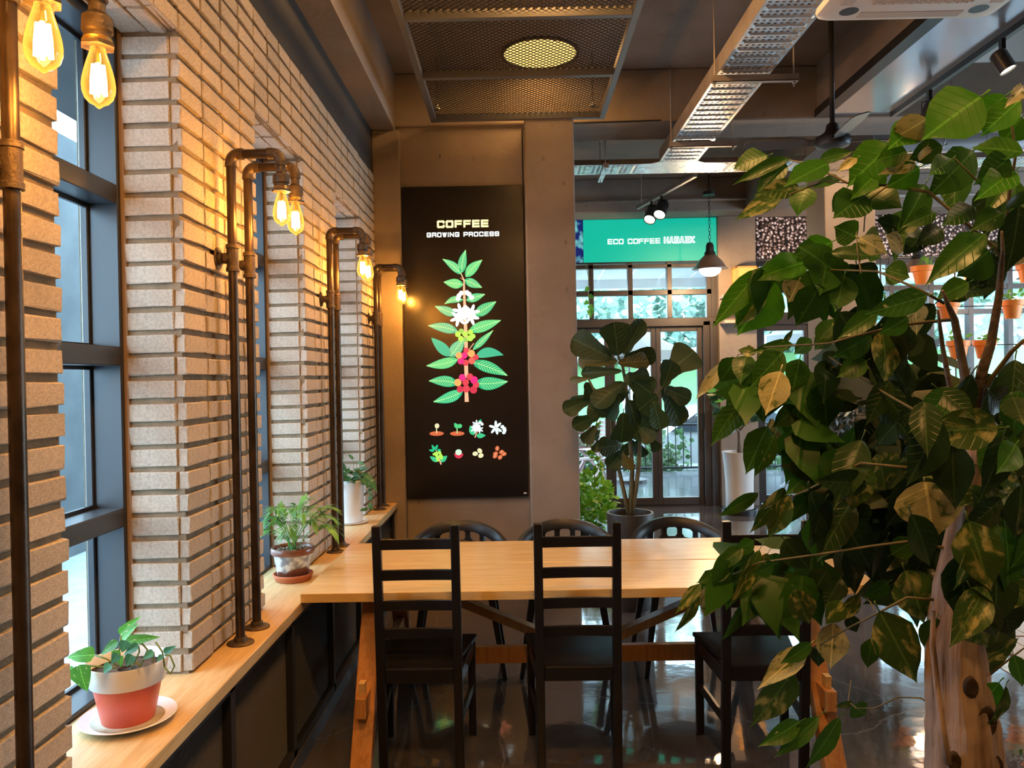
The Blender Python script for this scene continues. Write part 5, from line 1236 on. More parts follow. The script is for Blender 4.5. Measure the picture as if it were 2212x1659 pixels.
# ------------------------------------------------------------------ fiddle leaf fig in the dark planter
fd = 5.55
fc = atY(1361, 1108, fd)
ff = thing('fiddle_leaf_fig', 'large fiddle leaf fig in a round dark planter beside the concrete pillar', 'potted plant', (fc.x, fd, 0))
M['planter'] = mat('dark_concrete_planter', (.026, .023, .020), .5, c2=(.040, .036, .032), ns=9)
MB().lathe([(0, 0), (.128, 0), (.134, .02), (.166, .665), (.164, .675), (.149, .675), (.145, .63), (0, .63)], 40, c=(fc.x, fd, 0)).build('planter', M['planter'], ff, smooth=True, auto=40)
MB().lathe([(0, .635), (.145, .632)], 24, c=(fc.x, fd, 0)).build('soil', M['soil'], ff)
FP = lambda u, v, d=fd: atY(1230+u/3.684, 690+v/3.684, d)
for pl, r0 in ((((470, 1540), (440, 1400), (395, 1200), (350, 1000), (330, 760), (210, 590), (150, 470)), .020), (((490, 1540), (495, 1350), (500, 1180), (470, 800), (450, 520), (425, 380), (385, 280)), .024), (((505, 1540), (530, 1350), (555, 1150), (560, 980), (620, 700), (690, 600), (740, 540)), .022)):
    n = len(pl); p0 = Vector((fc.x+(pl[0][0]-490)*.0002, fd, .63))
    MB().tube([p0]+[FP(u, v, fd+.03*math.sin(i)) for i, (u, v) in enumerate(pl[1:])], [r0*.85*(1-.6*i/(n-1)) for i in range(n)], 10).build('trunk', M['twig'], ff, smooth=True)
M['fiddle'] = leaf_mat('fiddle_leaf', (.012, .036, .013), (.024, .055, .018), rough=.42, trans=.06, vein=.3)
M['fiddle_w'] = leaf_mat('fiddle_leaf_warm', (.075, .075, .018), (.12, .105, .025), rough=.4, trans=.1)
FL = [leaf_mesh('fiddle', .62, M['fiddle'], .18, .15, .10, .12, i) for i in range(4)]+[leaf_mesh('fiddle', .62, M['fiddle_w'], .18, .12, .10, .12, 9)]
r = random.Random(21)
for bu, bv, tu, tv, w, k in ((385, 290, 365, 30, 215, 0), (430, 280, 585, 10, 120, 1), (340, 310, 20, 150, 190, 2), (385, 335, 65, 320, 130, 4), (385, 350, 640, 320, 130, 4), (430, 300, 690, 285, 130, 3), (420, 410, 90, 425, 90, 0), (440, 500, 195, 670, 160, 1), (445, 440, 665, 590, 190, 2),
        (150, 470, 0, 490, 60, 4), (200, 590, 0, 700, 110, 3), (170, 640, -40, 720, 120, 0), (310, 760, 150, 700, 130, 1), (240, 760, 40, 850, 110, 2), (470, 640, 560, 900, 210, 3), (430, 740, 420, 990, 170, 0), (600, 690, 690, 900, 200, 1), (210, 850, 120, 980, 100, 2), (240, 880, 190, 960, 60, 3),
        (240, 960, 200, 1050, 60, 0), (415, 1000, 245, 1020, 140, 1), (435, 1040, 320, 1180, 120, 2), (430, 1070, 480, 1185, 100, 4), (510, 960, 430, 1070, 80, 3), (560, 960, 480, 1065, 80, 0), (560, 1000, 600, 1090, 80, 1), (640, 940, 710, 1050, 80, 2),
        (740, 540, 830, 330, 150, 3), (780, 430, 990, 240, 250, 0), (745, 540, 960, 640, 130, 1), (745, 545, 900, 830, 180, 2), (700, 600, 560, 720, 160, 0), (530, 560, 640, 790, 200, 3), (470, 560, 330, 600, 150, 1), (600, 800, 520, 940, 150, 2), (660, 640, 740, 860, 150, 0), (400, 600, 300, 800, 120, 3), (560, 860, 660, 960, 120, 1), (130, 500, 180, 620, 100, 2), (470, 460, 640, 420, 100, 0)):
    d0 = fd+r.uniform(-.16, .10); put_leaf(ff, FL[k], .62, FP(bu, bv, d0), FP(tu, tv, d0-r.uniform(-.06, .12)), Vector((r.uniform(-.35, .35), -1, r.uniform(-.1, .5))), w*1.18/3.684*d0/F_PX)

# ------------------------------------------------------------------ rubber tree in the tall white vase
wx, wy = atY(1598, 1100, 9.22).x, 9.22
rt_ = thing('rubber_plant', 'young rubber plant in a tall waisted white vase beside the doors', 'potted plant', (wx, wy, 0))
MB().lathe([(0, .035), (.165, .035), (.165, .0), (.20, .0), (.205, .055), (.19, .06), (.185, .045), (0, .045)], 36, c=(wx, wy, 0)).build('plant_dolly', M['black_metal'], rt_, smooth=True, auto=40)
MB().lathe([(0, .062), (.155, .062), (.160, .07), (.158, .20), (.160, .38), (.172, .56), (.190, .70), (.196, .725), (.188, .727), (.168, .60), (0, .60)], 40, c=(wx, wy, 0)).build('vase', M['white_plastic'], rt_, smooth=True, auto=50)
MB().lathe([(0, .66), (.176, .658)], 24, c=(wx, wy, 0)).build('soil', M['soil'], rt_)
M['rubber'] = leaf_mat('rubber_leaf', (.02, .06, .03), (.05, .13, .05), rough=.3, trans=.1)
M['rubber_l'] = leaf_mat('rubber_leaf_young', (.06, .26, .05), (.10, .36, .08), rough=.3, trans=.3)
RL = [leaf_mesh('obovate', .60, M['rubber'], .2, .12, .04, .15, i) for i in range(3)]+[leaf_mesh('obovate', .6, M['rubber_l'], .2, .12, .04, .15, 4)]
top = Vector((wx, wy, 1.62))
MB().tube([(wx, wy, .66), (wx+.01, wy, .95), (wx-.01, wy, 1.25), top], [.026, .024, .020, .012], 10).build('trunk', M['bark'], rt_, smooth=True)
brs = [Vector((wx-.26, wy-.05, 1.45)), Vector((wx+.20, wy-.04, 1.50)), Vector((wx+.24, wy, 1.30)), Vector((wx-.22, wy+.02, 1.25)), Vector((wx-.14, wy-.05, 1.65)), Vector((wx+.12, wy-.05, 1.70)), Vector((wx-.10, wy-.12, 1.02)), Vector((wx+.12, wy-.1, 1.08))]
r = random.Random(4)
for b_ in brs:
    s0 = Vector((wx, wy, max(.95, b_.z-.25))); MB().tube([s0, s0.lerp(b_, .5)+Vector((0,0,.03)), b_], [.012, .009, .006], 7).build('branch', M['bark'], rt_, smooth=True)
    for k in range(8 if b_.z > 1.2 else 4):
        p = s0.lerp(b_, r.uniform(.45, 1.0)); d = ((b_-s0).normalized()*.6+rv(r, 1.)).normalized(); d.z *= .6
        put_leaf(rt_, RL[3 if (b_.x < wx-.2 and k % 3 == 0) else k % 3], .6, p, p+d*r.uniform(.14, .22), Vector((0, -1, .6))+rv(r, .5))

# ------------------------------------------------------------------ leafy green plants beside the pillar
def foliage(parent, name, m, gen, n, smin, smax, seed, W=.6, shape='ovate'):
    """ many tiny leaves of one plant, too small to tell apart, as one part """
    r = random.Random(seed); mb = MB(); prof = [(0, 0), (.25, .9), (.5, 1), (.75, .6), (1, 0)]
    for _ in range(n):
        p, nd = gen(r); s = r.uniform(smin, smax); X = (nd+rv(r, .7)).normalized(); Z = (Vector((0, -.6, .6))+rv(r, .8)); Z = (Z-X*Z.dot(X)).normalized(); Y = Z.cross(X)
        vs = [p]
        for t, w in prof[1:-1]: vs += [p+X*s*t+Y*s*W*.5*w-Z*s*.15*t*t, p+X*s*t-Y*s*W*.5*w-Z*s*.15*t*t]
        vs.append(p+X*s-Z*s*.15)
        mb.add(vs, [(0,1,2),(1,3,4,2),(3,5,6,4),(5,7,6)])
    return tag(mb.build(name, m, parent, smooth=True), kind='stuff')
def simple_leaf(name, c, c2, rough=.4, trans=.3):
    m, nt, b, N, L = _new(name); tc = N('ShaderNodeTexCoord'); n = N('ShaderNodeTexNoise'); n.inputs['Scale'].default_value = 13.; n.inputs['Detail'].default_value = 4; L(tc.outputs['Object'], n.inputs['Vector'])
    mr = N('ShaderNodeMapRange'); mr.inputs[1].default_value = .35; mr.inputs[2].default_value = .65; L(n.outputs[0], mr.inputs[0])
    mx = N('ShaderNodeMix'); mx.data_type = 'RGBA'; mx.inputs[6].default_value = c4(c); mx.inputs[7].default_value = c4(c2); L(mr.outputs[0], mx.inputs[0]); L(mx.outputs[2], b.inputs['Base Color']); b.inputs['Roughness'].default_value = rough
    tl = N('ShaderNodeBsdfTranslucent'); L(mx.outputs[2], tl.inputs[0]); ms = N('ShaderNodeMixShader'); ms.inputs[0].default_value = trans; L(b.outputs[0], ms.inputs[1]); L(tl.outputs[0], ms.inputs[2]); L(ms.outputs[0], nt.nodes['Material Output'].inputs[0]); return m
M['lime_leaf'] = simple_leaf('lime_green_leaf', (.16, .42, .03), (.34, .62, .06))
bx, by = .66, 7.55
bs_ = thing('lime_bush', 'bushy lime green plant standing on the floor behind the pillar', 'potted plant', (bx, by, 0))
MB().lathe([(0, 0), (.11, 0), (.14, .20), (.135, .21), (0, .19)], 24, c=(bx, by, 0)).build('pot', M['planter'], bs_, smooth=True, auto=40)
def gen_bush(r):
    while True:
        v = rv(r); 
        if v.length < 1: break
    return Vector((bx, by, .42))+Vector((v.x*.27, v.y*.22, v.z*.30)), Vector((v.x, v.y, v.z*.4+.2))
foliage(bs_, 'foliage', M['lime_leaf'], gen_bush, 620, .05, .09, 2)
def gen_vine(r):
    t = r.random(); return Vector((bx+.06+.05*math.sin(t*9)+r.uniform(-.03, .03), by-.02, .70+t*.62)), Vector((r.uniform(-1, 1), -.3, -.5))
MB().tube([(bx+.06, by, .3)]+[(bx+.06+.05*math.sin(t/8*9), by-.02, .70+t/8*.62) for t in range(9)], .004, 5).build('vine_stem', M['stem_green'], bs_)
foliage(bs_, 'vine_leaves', M['lime_leaf'], gen_vine, 60, .045, .07, 6)
hv = thing('hanging_vine', 'short trailing vine hanging beside the pillar edge under the screen', 'plant', (.86, 9.80, 3.036))
HL = [leaf_mesh('heart', .8, M['pothos'], .2, .1, .03, .2, 30)]
MB().tube([(.86, 9.80, 3.036), (.88, 9.68, 2.95), (.89, 9.60, 2.85), (.885, 9.6, 2.62), (.90, 9.6, 2.45)], .004, 5).build('stem', M['stem_green'], hv)
for p, d in (((.89, 9.6, 2.62), (.07, -.02, -.03)), ((.885, 9.6, 2.55), (-.06, -.02, -.04)), ((.89, 9.6, 2.50), (.06, -.02, -.06)), ((.90, 9.6, 2.45), (.01, -.02, -.10)), ((.89, 9.6, 2.72), (-.05, -.02, -.05))):
    put_leaf(hv, HL[0], .8, p, Vector(p)+Vector(d), (0, -1, .2))
# dark ficus in front of the square pillar
dx_, dy_ = 2.86, 6.62
df = thing('dark_ficus', 'dark small leaved ficus in a grey pot before the square pillar', 'potted plant', (dx_, dy_, 0))
M['grey_pot'] = mat('blue_grey_pot', (.16, .19, .26), .35)
MB().lathe([(0, 0), (.14, 0), (.15, .02), (.185, .40), (.18, .41), (.165, .37), (0, .36)], 32, c=(dx_, dy_, 0)).build('pot', M['grey_pot'], df, smooth=True, auto=40)
MB().tube([(dx_, dy_, .34), (dx_+.02, dy_, .8), (dx_-.03, dy_, 1.2), (dx_, dy_, 1.7)], [.022, .02, .016, .01], 8).build('trunk', M['bark'], df, smooth=True)
M['ficus_leaf'] = simple_leaf('dark_ficus_leaf', (.02, .035, .015), (.06, .065, .03), .35, .1)
def gen_f(r):
    while True:
        v = rv(r)
        if .3 < v.length < 1: break
    return Vector((dx_-.02+v.x*.36, dy_+v.y*.30, 1.40+v.z*.50)), Vector((v.x, v.y, -.5))
foliage(df, 'foliage', M['ficus_leaf'], gen_f, 900, .05, .085, 12, .5)

# ------------------------------------------------------------------ orange pots on a wire rack behind the tree
rk = thing('plant_rack', 'black wire plant rack carrying orange pots behind the tree', 'rack', (5.0, 8.55, 0))
for x in (3.95, 4.75, 5.55, 6.25): MB().tube([(x, 8.55, 0), (x, 8.55, 3.05)], .008, 6).build('rack_post', M['black_metal'], rk)
RZ = [.95, 1.42, 1.90, 2.32, 2.70]
for z in RZ: MB().tube([(3.9, 8.55, z), (6.3, 8.55, z)], .006, 6).build('rack_bar', M['black_metal'], rk)
M['orange_pot'] = mat('orange_terracotta', (.90, .26, .03), .5, c2=(.80, .21, .025), ns=6)
M['herb'] = simple_leaf('herb_leaf', (.10, .30, .04), (.22, .45, .08))
POTS = [(4.05, 3, 'first pot from the pillar on the second highest bar'), (4.33, 4, 'first pot from the pillar on the top bar'), (4.60, 3, 'second pot on the second highest bar'), (4.86, 4, 'second pot on the top bar'), (5.28, 3, 'third pot on the second highest bar'), (5.45, 4, 'third pot on the top bar'), (5.52, 2, 'right pot on the middle bar'), (4.98, 2, 'left pot on the middle bar'), (5.62, 1, 'lone pot on the fourth bar'), (5.30, 0, 'lone pot on the lowest bar'), (4.70, 2, 'leftmost on the middle bar')]
POTM = [MB().lathe([(0, 0), (.068, 0), (.096, .135), (.112, .138), (.116, .195), (.108, .196), (.10, .145), (0, .14)], 24).mesh('pot', M['orange_pot'], True)]
POTM[0].set_sharp_from_angle(angle=math.radians(40))
for i, (x, k, lb) in enumerate(POTS):
    t = thing('orange_pot', 'orange pot on the wire rack, '+lb, 'plant pot', (x, 8.41, RZ[k]-.15), 'orange pots on the wire rack')
    o = bpy.data.objects.new('pot', POTM[0]); COL.objects.link(o); o.parent = t
    MB().tube([(x-.11, 8.42, RZ[k]-.02), (x, 8.535, RZ[k]+.012), (x+.11, 8.42, RZ[k]-.02)], .003, 5).build('wire_hook', M['black_metal'], t)
    c_ = Vector((x, 8.41, RZ[k]+.02))
    foliage(t, 'sprig', M['herb'], lambda r, c_=c_: (c_+Vector((r.uniform(-.08, .08), r.uniform(-.08, .08), r.uniform(0, .10))), Vector((r.uniform(-1, 1), -.3, .4))), 22, .04, .07, 50+i)
# ------------------------------------------------------------------ foreground tree
TD = 1.40
tbase = atY(2088, 1659, TD)
tree = thing('foreground_tree', 'big leafy tree with cream splashed leaves filling the right foreground', 'potted tree', (tbase.x, TD, 0))
MB().lathe([(0, 0), (.15, 0), (.16, .02), (.20, .34), (.205, .36), (.195, .365), (.18, .31), (0, .30)], 36, c=(tbase.x, TD, 0)).build('planter', M['planter'], tree, smooth=True, auto=40)
MB().lathe([(0, .325), (.185, .322)], 24, c=(tbase.x, TD, 0)).build('soil', M['soil'], tree)
rt = random.Random(77)
def tube_noisy(pts, rs, n, name, m, amp, seed):
    r = random.Random(seed); dense = []; rr = []
    for i in range(len(pts)-1):
        k = 6
        for j in range(k):
            t = j/k; dense.append(Vector(pts[i]).lerp(Vector(pts[i+1]), t)); rr.append((rs[i]*(1-t)+rs[i+1]*t)*(1+r.uniform(-amp, amp)*.4))
    dense.append(Vector(pts[-1])); rr.append(rs[-1]); mb = MB().tube(dense, rr, n)
    vs = []
    for i, v in enumerate(mb.v):                      # lengthwise ridges of the bark
        c = dense[i//n]; a = 2*math.pi*(i % n)/n; w = i//n*.11
        k = 1+amp*(.9*math.sin(4*a+w)+.7*math.sin(9*a-1.7*w)+.5*math.sin(15*a+w*2.3))+r.uniform(-amp, amp)*.35
        vs.append(tuple(c+(Vector(v)-c)*k))
    mb.v = vs
    return mb.build(name, m, tree, smooth=True)
tp = [(tbase.x+.01, TD, .32), (tbase.x+.005, TD, .70), tbase, atY(2080, 1560, TD), atY(2068, 1470, TD), atY(2060, 1390, TD), atY(2066, 1270, TD), atY(2090, 1120, TD-.01), atY(2112, 1000, TD-.01), atY(2100, 925, TD), atY(2098, 880, TD)]
tube_noisy(tp, [.082, .072, .064, .058, .050, .045, .036, .026, .019, .015, .013], 44, 'trunk', M['bark'], .045, 1)
M['knot'] = mat('dark_bark_knot', (.022, .013, .008), .9, c2=(.045, .026, .016), ns=30, bump=.6, bs=50)
for u, v, s in ((2130, 1560, .017), (2098, 1485, .011), (2062, 1645, .010), (2150, 1655, .012)):
    p = atY(u, v, TD-.052); MB().lathe([(0, .001), (s*.55, .0), (s, -.004), (s*1.15, .004), (0, .012)], 12, c=(p.x, p.y, p.z), axis='Y', sy=1.5).build('bark_knot', M['knot'], tree, smooth=True)
MB().tube([atY(2048, 1650, TD-.058), atY(2036, 1570, TD-.057), atY(2024, 1480, TD-.05), atY(2014, 1390, TD-.045), atY(2016, 1320, TD-.05)], [.0065, .006, .0058, .005, .004], 8).build('side_stem', M['bark'], tree, smooth=True)
AX = lambda u, v: (1450+u/2.903, 150+v/2.903)
BX = lambda u, v: (1450+u/2.903, 650+v/2.903)
CX_ = lambda u, v: (1400+u/2.724, 1050+v/2.724)
DX = lambda u, v: (1850+u/5.185, 640+v/5.185)
def dep(x, y): return 1.78-(x-1470)/740*.50+.04*math.sin(x*.013+y*.017)
BR = [
 # main stems
 ([(2098, 890), (2082, 800), (2062, 690), (2046, 655), (2036, 628)], .011, .0025, 0, 'stem_bark'), ([(2105, 890), (2122, 800), (2140, 745), (2158, 640), (2163, 575), (2166, 545), (2164, 500)], .012, .002, 0, 'stem_bark'),
 ([(2110, 880), (2140, 820), (2185, 760), (2212, 735)], .008, .005, 0, 'twig'), ([(2090, 900), (2054, 846), (2036, 750), (2030, 700), (2026, 670)], .007, .002, 0, 'stem_bark'),
 ([(2165, 560), (2155, 540), (2006, 415), (1918, 401), (1830, 395), (1745, 353), (1705, 346)], .006, .0022, 1, 'twig'),
 ([(2155, 545), (2185, 480), (2192, 470)], .004, .003, 0, 'twig'),
 ([(2040, 655), (1987, 626), (1895, 586), (1743, 581)], .005, .002, 1, 'twig'), ([(2165, 560), (2180, 420), (2195, 330), (2175, 210)], .006, .0025, 1, 'twig'),
 ([(2120, 400), (2060, 340), (2005, 415)], .003, .002, 1, 'twig'), ([(1918, 401), (1880, 430), (1868, 470), (1866, 500)], .0025, .002, 1, 'twig'),
 ([(1860, 590), (1852, 540), (1850, 500)], .0025, .002, 1, 'twig'), ([(1705, 420), (1780, 392), (1830, 395)], .0022, .002, 1, 'twig'),
 ([(2062, 690), (1960, 700), (1850, 725), (1790, 742), (1650, 750), (1600, 765)], .005, .002, 1, 'twig'), ([(2095, 960), (2000, 900), (1930, 860), (1880, 830), (1790, 770)], .005, .002, 1, 'twig'),
 ([(2080, 1060), (1960, 1010), (1860, 1000), (1740, 1060), (1650, 1100)], .005, .002, 1, 'twig'), ([(2080, 1190), (1960, 1170), (1880, 1180), (1785, 1195), (1640, 1215), (1520, 1270)], .005, .002, 1, 'twig'),
 ([(2060, 1300), (1960, 1290), (1895, 1325), (1835, 1355), (1760, 1400)], .0045, .002, 1, 'twig'), ([(2015, 1525), (1990, 1508), (1940, 1506), (1890, 1530), (1850, 1530)], .0028, .002, 1, 'twig'),
 ([(1890, 1320), (1880, 1300), (1866, 1290)], .0022, .0016, 1, 'twig'), ([(1850, 1530), (1832, 1515), (1838, 1470)], .002, .0015, 1, 'twig'), 
 ([(2120, 1010), (2160, 980), (2212, 960)], .006, .003, 0, 'twig'), ([(2100, 1100), (2150, 1090), (2200, 1110)], .005, .002, 0, 'twig'), ([(2090, 1190), (2150, 1150), (2212, 1140)], .004, .002, 0, 'twig'), ([(2110, 1480), (2160, 1440), (2212, 1400)], .004, .002, 0, 'twig'),
]
for pl, r0, r1, far, mt in BR:
    n = len(pl); d0 = TD
    pts = [atY(x, y, TD+(dep(x, y)-TD)*(i/(n-1)) if far else TD-(.03*i)) for i, (x, y) in enumerate(pl)]
    MB().tube(pts, [(r0+(r1-r0)*i/(n-1))*(.62 if mt == 'twig' else .9) for i in range(n)], 8).build('branch', M[mt], tree, smooth=True)
M['t_lit'] = leaf_mat('tree_leaf_lit', (.028, .140, .006), (.055, .205, .010), rough=.36, trans=.38, vein=.2)  # spotlit look of the upper leaves put into a brighter green
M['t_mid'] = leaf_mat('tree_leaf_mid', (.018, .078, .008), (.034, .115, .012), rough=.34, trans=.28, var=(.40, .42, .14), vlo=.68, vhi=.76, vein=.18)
M['t_shaded'] = leaf_mat('tree_leaf_shaded', (.010, .032, .010), (.020, .052, .014), rough=.30, trans=.15, vein=.2)  # shaded copy: shade inside the crown put into a darker green
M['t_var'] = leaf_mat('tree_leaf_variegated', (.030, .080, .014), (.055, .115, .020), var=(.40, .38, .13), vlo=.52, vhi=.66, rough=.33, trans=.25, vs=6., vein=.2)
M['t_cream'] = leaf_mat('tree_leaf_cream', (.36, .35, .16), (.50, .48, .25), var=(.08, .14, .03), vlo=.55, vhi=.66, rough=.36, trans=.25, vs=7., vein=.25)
TL = {}
for k, nm in (('b', 't_lit'), ('g', 't_mid'), ('d', 't_shaded'), ('v', 't_var'), ('y', 't_cream')):
    TL[k] = [leaf_mesh('ovate', .56, M[nm], .16+.05*i, .10+.06*i, .06+.03*(k == 'y'), .14, 10*i+ord(k), pr=.011) for i in range(3)]
A = [(605,540,395,610,135,'g'),(740,555,410,690,70,'g'),(720,590,545,755,100,'g'),(985,590,730,700,135,'b'),(930,565,1130,508,70,'g'),(800,735,575,765,100,'v'),(705,785,410,925,95,'v'),(850,735,790,892,130,'b'),(1060,680,910,720,55,'g'),(1165,555,1050,632,55,'y'),
 (1385,470,1115,705,215,'b'),(1600,310,1378,455,150,'y'),(1560,330,1385,470,150,'b'),(1945,170,1600,400,290,'b'),(2095,165,1788,412,145,'b'),(2190,190,1945,402,150,'b'),(2205,110,2140,200,70,'y'),(2120,555,1945,705,165,'g'),(2205,520,1905,470,170,'b'),(1895,510,1655,775,190,'g'),
 (1535,560,1355,642,85,'y'),(1605,480,1565,575,80,'y'),(1555,615,1370,735,130,'b'),(1270,670,1155,775,105,'b'),(1215,790,1040,905,185,'g'),(1225,785,1440,838,175,'g'),(1095,755,1028,892,95,'g'),(1165,1055,1030,985,140,'g'),(1180,1055,1352,1155,95,'y'),(1345,1045,1490,1155,110,'y'),
 (1205,1055,1298,1035,110,'d'),(990,1245,825,1105,165,'g'),(1010,1080,795,1190,140,'b'),(1000,1150,1310,1160,90,'g'),(970,1225,950,1385,165,'g'),(855,1205,560,1275,140,'b'),(560,1255,278,1592,120,'b'),(640,1325,440,1648,250,'b'),(590,1400,390,1600,110,'v'),(800,1325,745,1455,150,'y'),
 (835,1245,560,1290,100,'b'),(935,1345,800,1612,175,'g'),(1085,1295,1035,1497,160,'g'),(1165,1225,1250,1402,180,'d'),(1170,1225,1090,1310,95,'d'),(1345,1255,1492,1300,130,'g'),(1190,1185,1230,1060,120,'g'),(1245,1205,1300,1120,60,'g'),(1565,960,1370,1005,95,'g'),(1600,1010,1480,1135,110,'d'),
 (1970,1030,1640,1285,150,'g'),(1995,1135,1815,1290,210,'g'),(2010,1150,1995,1425,160,'d'),(2180,850,2150,1265,190,'d'),(1605,1420,1255,1525,125,'g'),(1520,1455,1562,1658,120,'y'),(1285,1530,1075,1655,100,'g'),(1485,1555,1320,1655,110,'g'),(1865,1335,1675,1425,110,'g'),(1875,1375,1740,1445,80,'v'),
 (1760,560,1640,640,110,'g'),(1480,520,1290,560,120,'b'),(1660,900,1480,960,90,'g'),(1900,860,1720,960,110,'g'),(2080,900,1900,990,120,'g'),(2150,640,1960,760,140,'b'),(1450,1000,1300,940,110,'d'),(1700,1000,1560,1080,110,'d'),(2000,1300,1850,1400,130,'d'),(1760,1180,1640,1280,80,'v'),
 (2200,300,2080,460,150,'b'),(1700,480,1500,560,120,'g'),(1350,640,1200,740,110,'b'),(920,1110,780,1160,100,'g'),(2210,760,2120,900,110,'g')]
B = [(920,255,1052,108,120,'g'),(765,270,515,312,70,'g'),(700,275,765,178,30,'v'),(335,385,160,612,70,'y'),(410,355,308,512,125,'g'),(470,340,430,485,120,'g'),(535,325,420,305,65,'v'),(600,295,560,410,75,'y'),(700,320,515,525,155,'g'),(685,440,595,700,165,'y'),
 (560,495,580,745,160,'g'),(695,475,640,725,125,'g'),(805,365,770,550,140,'g'),(430,640,253,892,120,'g'),(525,555,428,695,85,'g'),(605,785,468,1075,150,'g'),(645,845,533,1098,100,'g'),(795,665,655,785,110,'g'),(795,690,803,935,165,'g'),(945,500,988,800,190,'g'),
 (960,375,990,605,160,'d'),(660,800,675,955,60,'y'),(635,735,608,865,50,'y'),(1320,190,1385,485,200,'v'),(1255,215,1045,345,140,'g'),(1225,375,1055,465,120,'g'),(1110,925,955,1185,200,'g'),(1165,1000,1150,1305,215,'v'),(1290,955,1370,1195,235,'v'),(1590,1130,1650,1478,320,'y'),
 (1725,785,1475,1005,165,'v'),(1875,1030,1535,1055,150,'v'),(1850,1155,1995,1325,115,'v'),(1865,1180,1765,1285,110,'v'),(1860,1250,1820,1555,205,'d'),(2085,1315,1898,1545,125,'g'),(2212,790,2080,935,130,'v'),(2045,1105,2215,1155,115,'v'),(2070,1315,2215,1175,140,'v'),(545,1205,308,1352,75,'g'),
 (710,1170,522,1465,120,'v'),(745,1225,605,1495,120,'v'),(905,1045,735,1205,130,'g'),(880,1145,755,1405,110,'g'),(1060,1235,1150,1525,250,'d'),(900,1345,965,1645,225,'g'),(1380,1590,1545,1490,120,'g'),(850,1475,760,1655,180,'d'),(880,240,770,330,90,'g'),(1000,200,900,300,100,'g'),
 (1050,330,930,420,100,'d'),(620,560,520,640,100,'g'),(1150,560,1040,700,130,'d'),(1000,900,900,1010,120,'g'),(1480,330,1330,420,120,'d'),(1450,520,1300,640,130,'d'),(1260,700,1180,860,120,'d'),(1400,780,1290,900,120,'d'),(1600,640,1440,740,130,'d'),(1650,900,1520,960,110,'d'),(2000,900,1900,1040,130,'d'),(2160,900,2080,1060,150,'g'),(1990,560,2120,700,160,'d'),(2140,600,2212,760,160,'d')]
C = [(655,375,512,695,100,'v'),(560,365,395,485,95,'g'),(485,495,295,565,85,'g'),(310,575,172,738,70,'v'),(300,645,180,868,60,'v'),(400,565,338,775,140,'y'),(705,395,620,565,80,'v'),(625,595,462,935,90,'g'),(655,585,700,805,135,'v'),(710,695,792,908,80,'g'),
 (860,610,957,825,160,'v'),(800,315,950,485,180,'d'),(1050,495,965,645,140,'d'),(1135,535,1050,705,130,'d'),(1190,345,1222,645,120,'d'),(1510,495,1645,795,270,'v'),(1415,565,1285,665,105,'g'),(1425,590,1320,692,110,'d'),(1140,675,1058,815,125,'v'),(1245,645,1128,795,85,'v'),
 (1360,735,1588,1155,250,'v'),(1090,805,1075,1073,175,'y'),(1315,895,1290,1078,100,'g'),(1180,760,1228,862,85,'d'),(960,925,800,1045,90,'g'),(935,945,668,1168,130,'y'),(850,1085,633,1430,250,'v'),(1000,935,1000,1055,100,'d'),(1195,1265,1108,1315,65,'g'),(1200,1290,1288,1350,120,'g'),
 (1005,1355,768,1595,100,'g'),(895,1385,688,1525,110,'g'),(1125,1365,955,1660,120,'g'),(1700,775,1635,975,145,'g'),(1740,785,1772,1045,120,'d'),(1850,685,2015,955,225,'v'),(2100,235,2162,675,185,'g'),(2080,675,2155,905,195,'d'),(1965,1025,2195,905,100,'v'),(2065,1155,1905,1378,180,'b'),
 (2105,1175,2040,1455,80,'v'),(2150,995,2215,1175,140,'g'),(1760,495,1975,605,200,'d'),(1770,650,1970,655,100,'v'),(1560,180,1680,330,150,'d'),(1700,200,1760,420,160,'d'),(1500,380,1400,480,120,'d'),(620,320,520,400,90,'g'),(760,560,700,680,90,'g'),(560,470,470,600,80,'g'),(480,400,380,520,80,'g'),(740,460,640,520,90,'g'),(1900,300,2000,480,150,'d'),(2050,250,1960,420,140,'d'),(1280,280,1180,380,110,'d'),(1640,480,1700,620,110,'d'),(2180,1560,2212,1600,50,'g')]
count = 0
WF = {(True, False): 1.32, (False, True): 1.22, (False, False): 1.06}
for fn, sc, lst in ((AX, 2.903, A), (BX, 2.903, B), (CX_, 2.724, C)):
    for bu, bv, tu, tv, w, k in lst:
        (x0, y0), (x1, y1) = fn(bu, bv), fn(tu, tv); d0 = dep(x0, y0)+rt.uniform(-.07, .05)
        if k == 'd': d0 += .08
        base, tip = atY(x0, y0, d0), atY(x1+(x1-x0)*.06, y1+(y1-y0)*.06, d0-rt.uniform(-.03, .05))
        nrm = Vector((rt.uniform(-.45, .45)-.1, -1, rt.uniform(-.15, .55)))
        put_leaf(tree, TL[k][count % 3], .56, base, tip, nrm, w/sc*d0/F_PX*WF[lst is A, lst is B]); count += 1
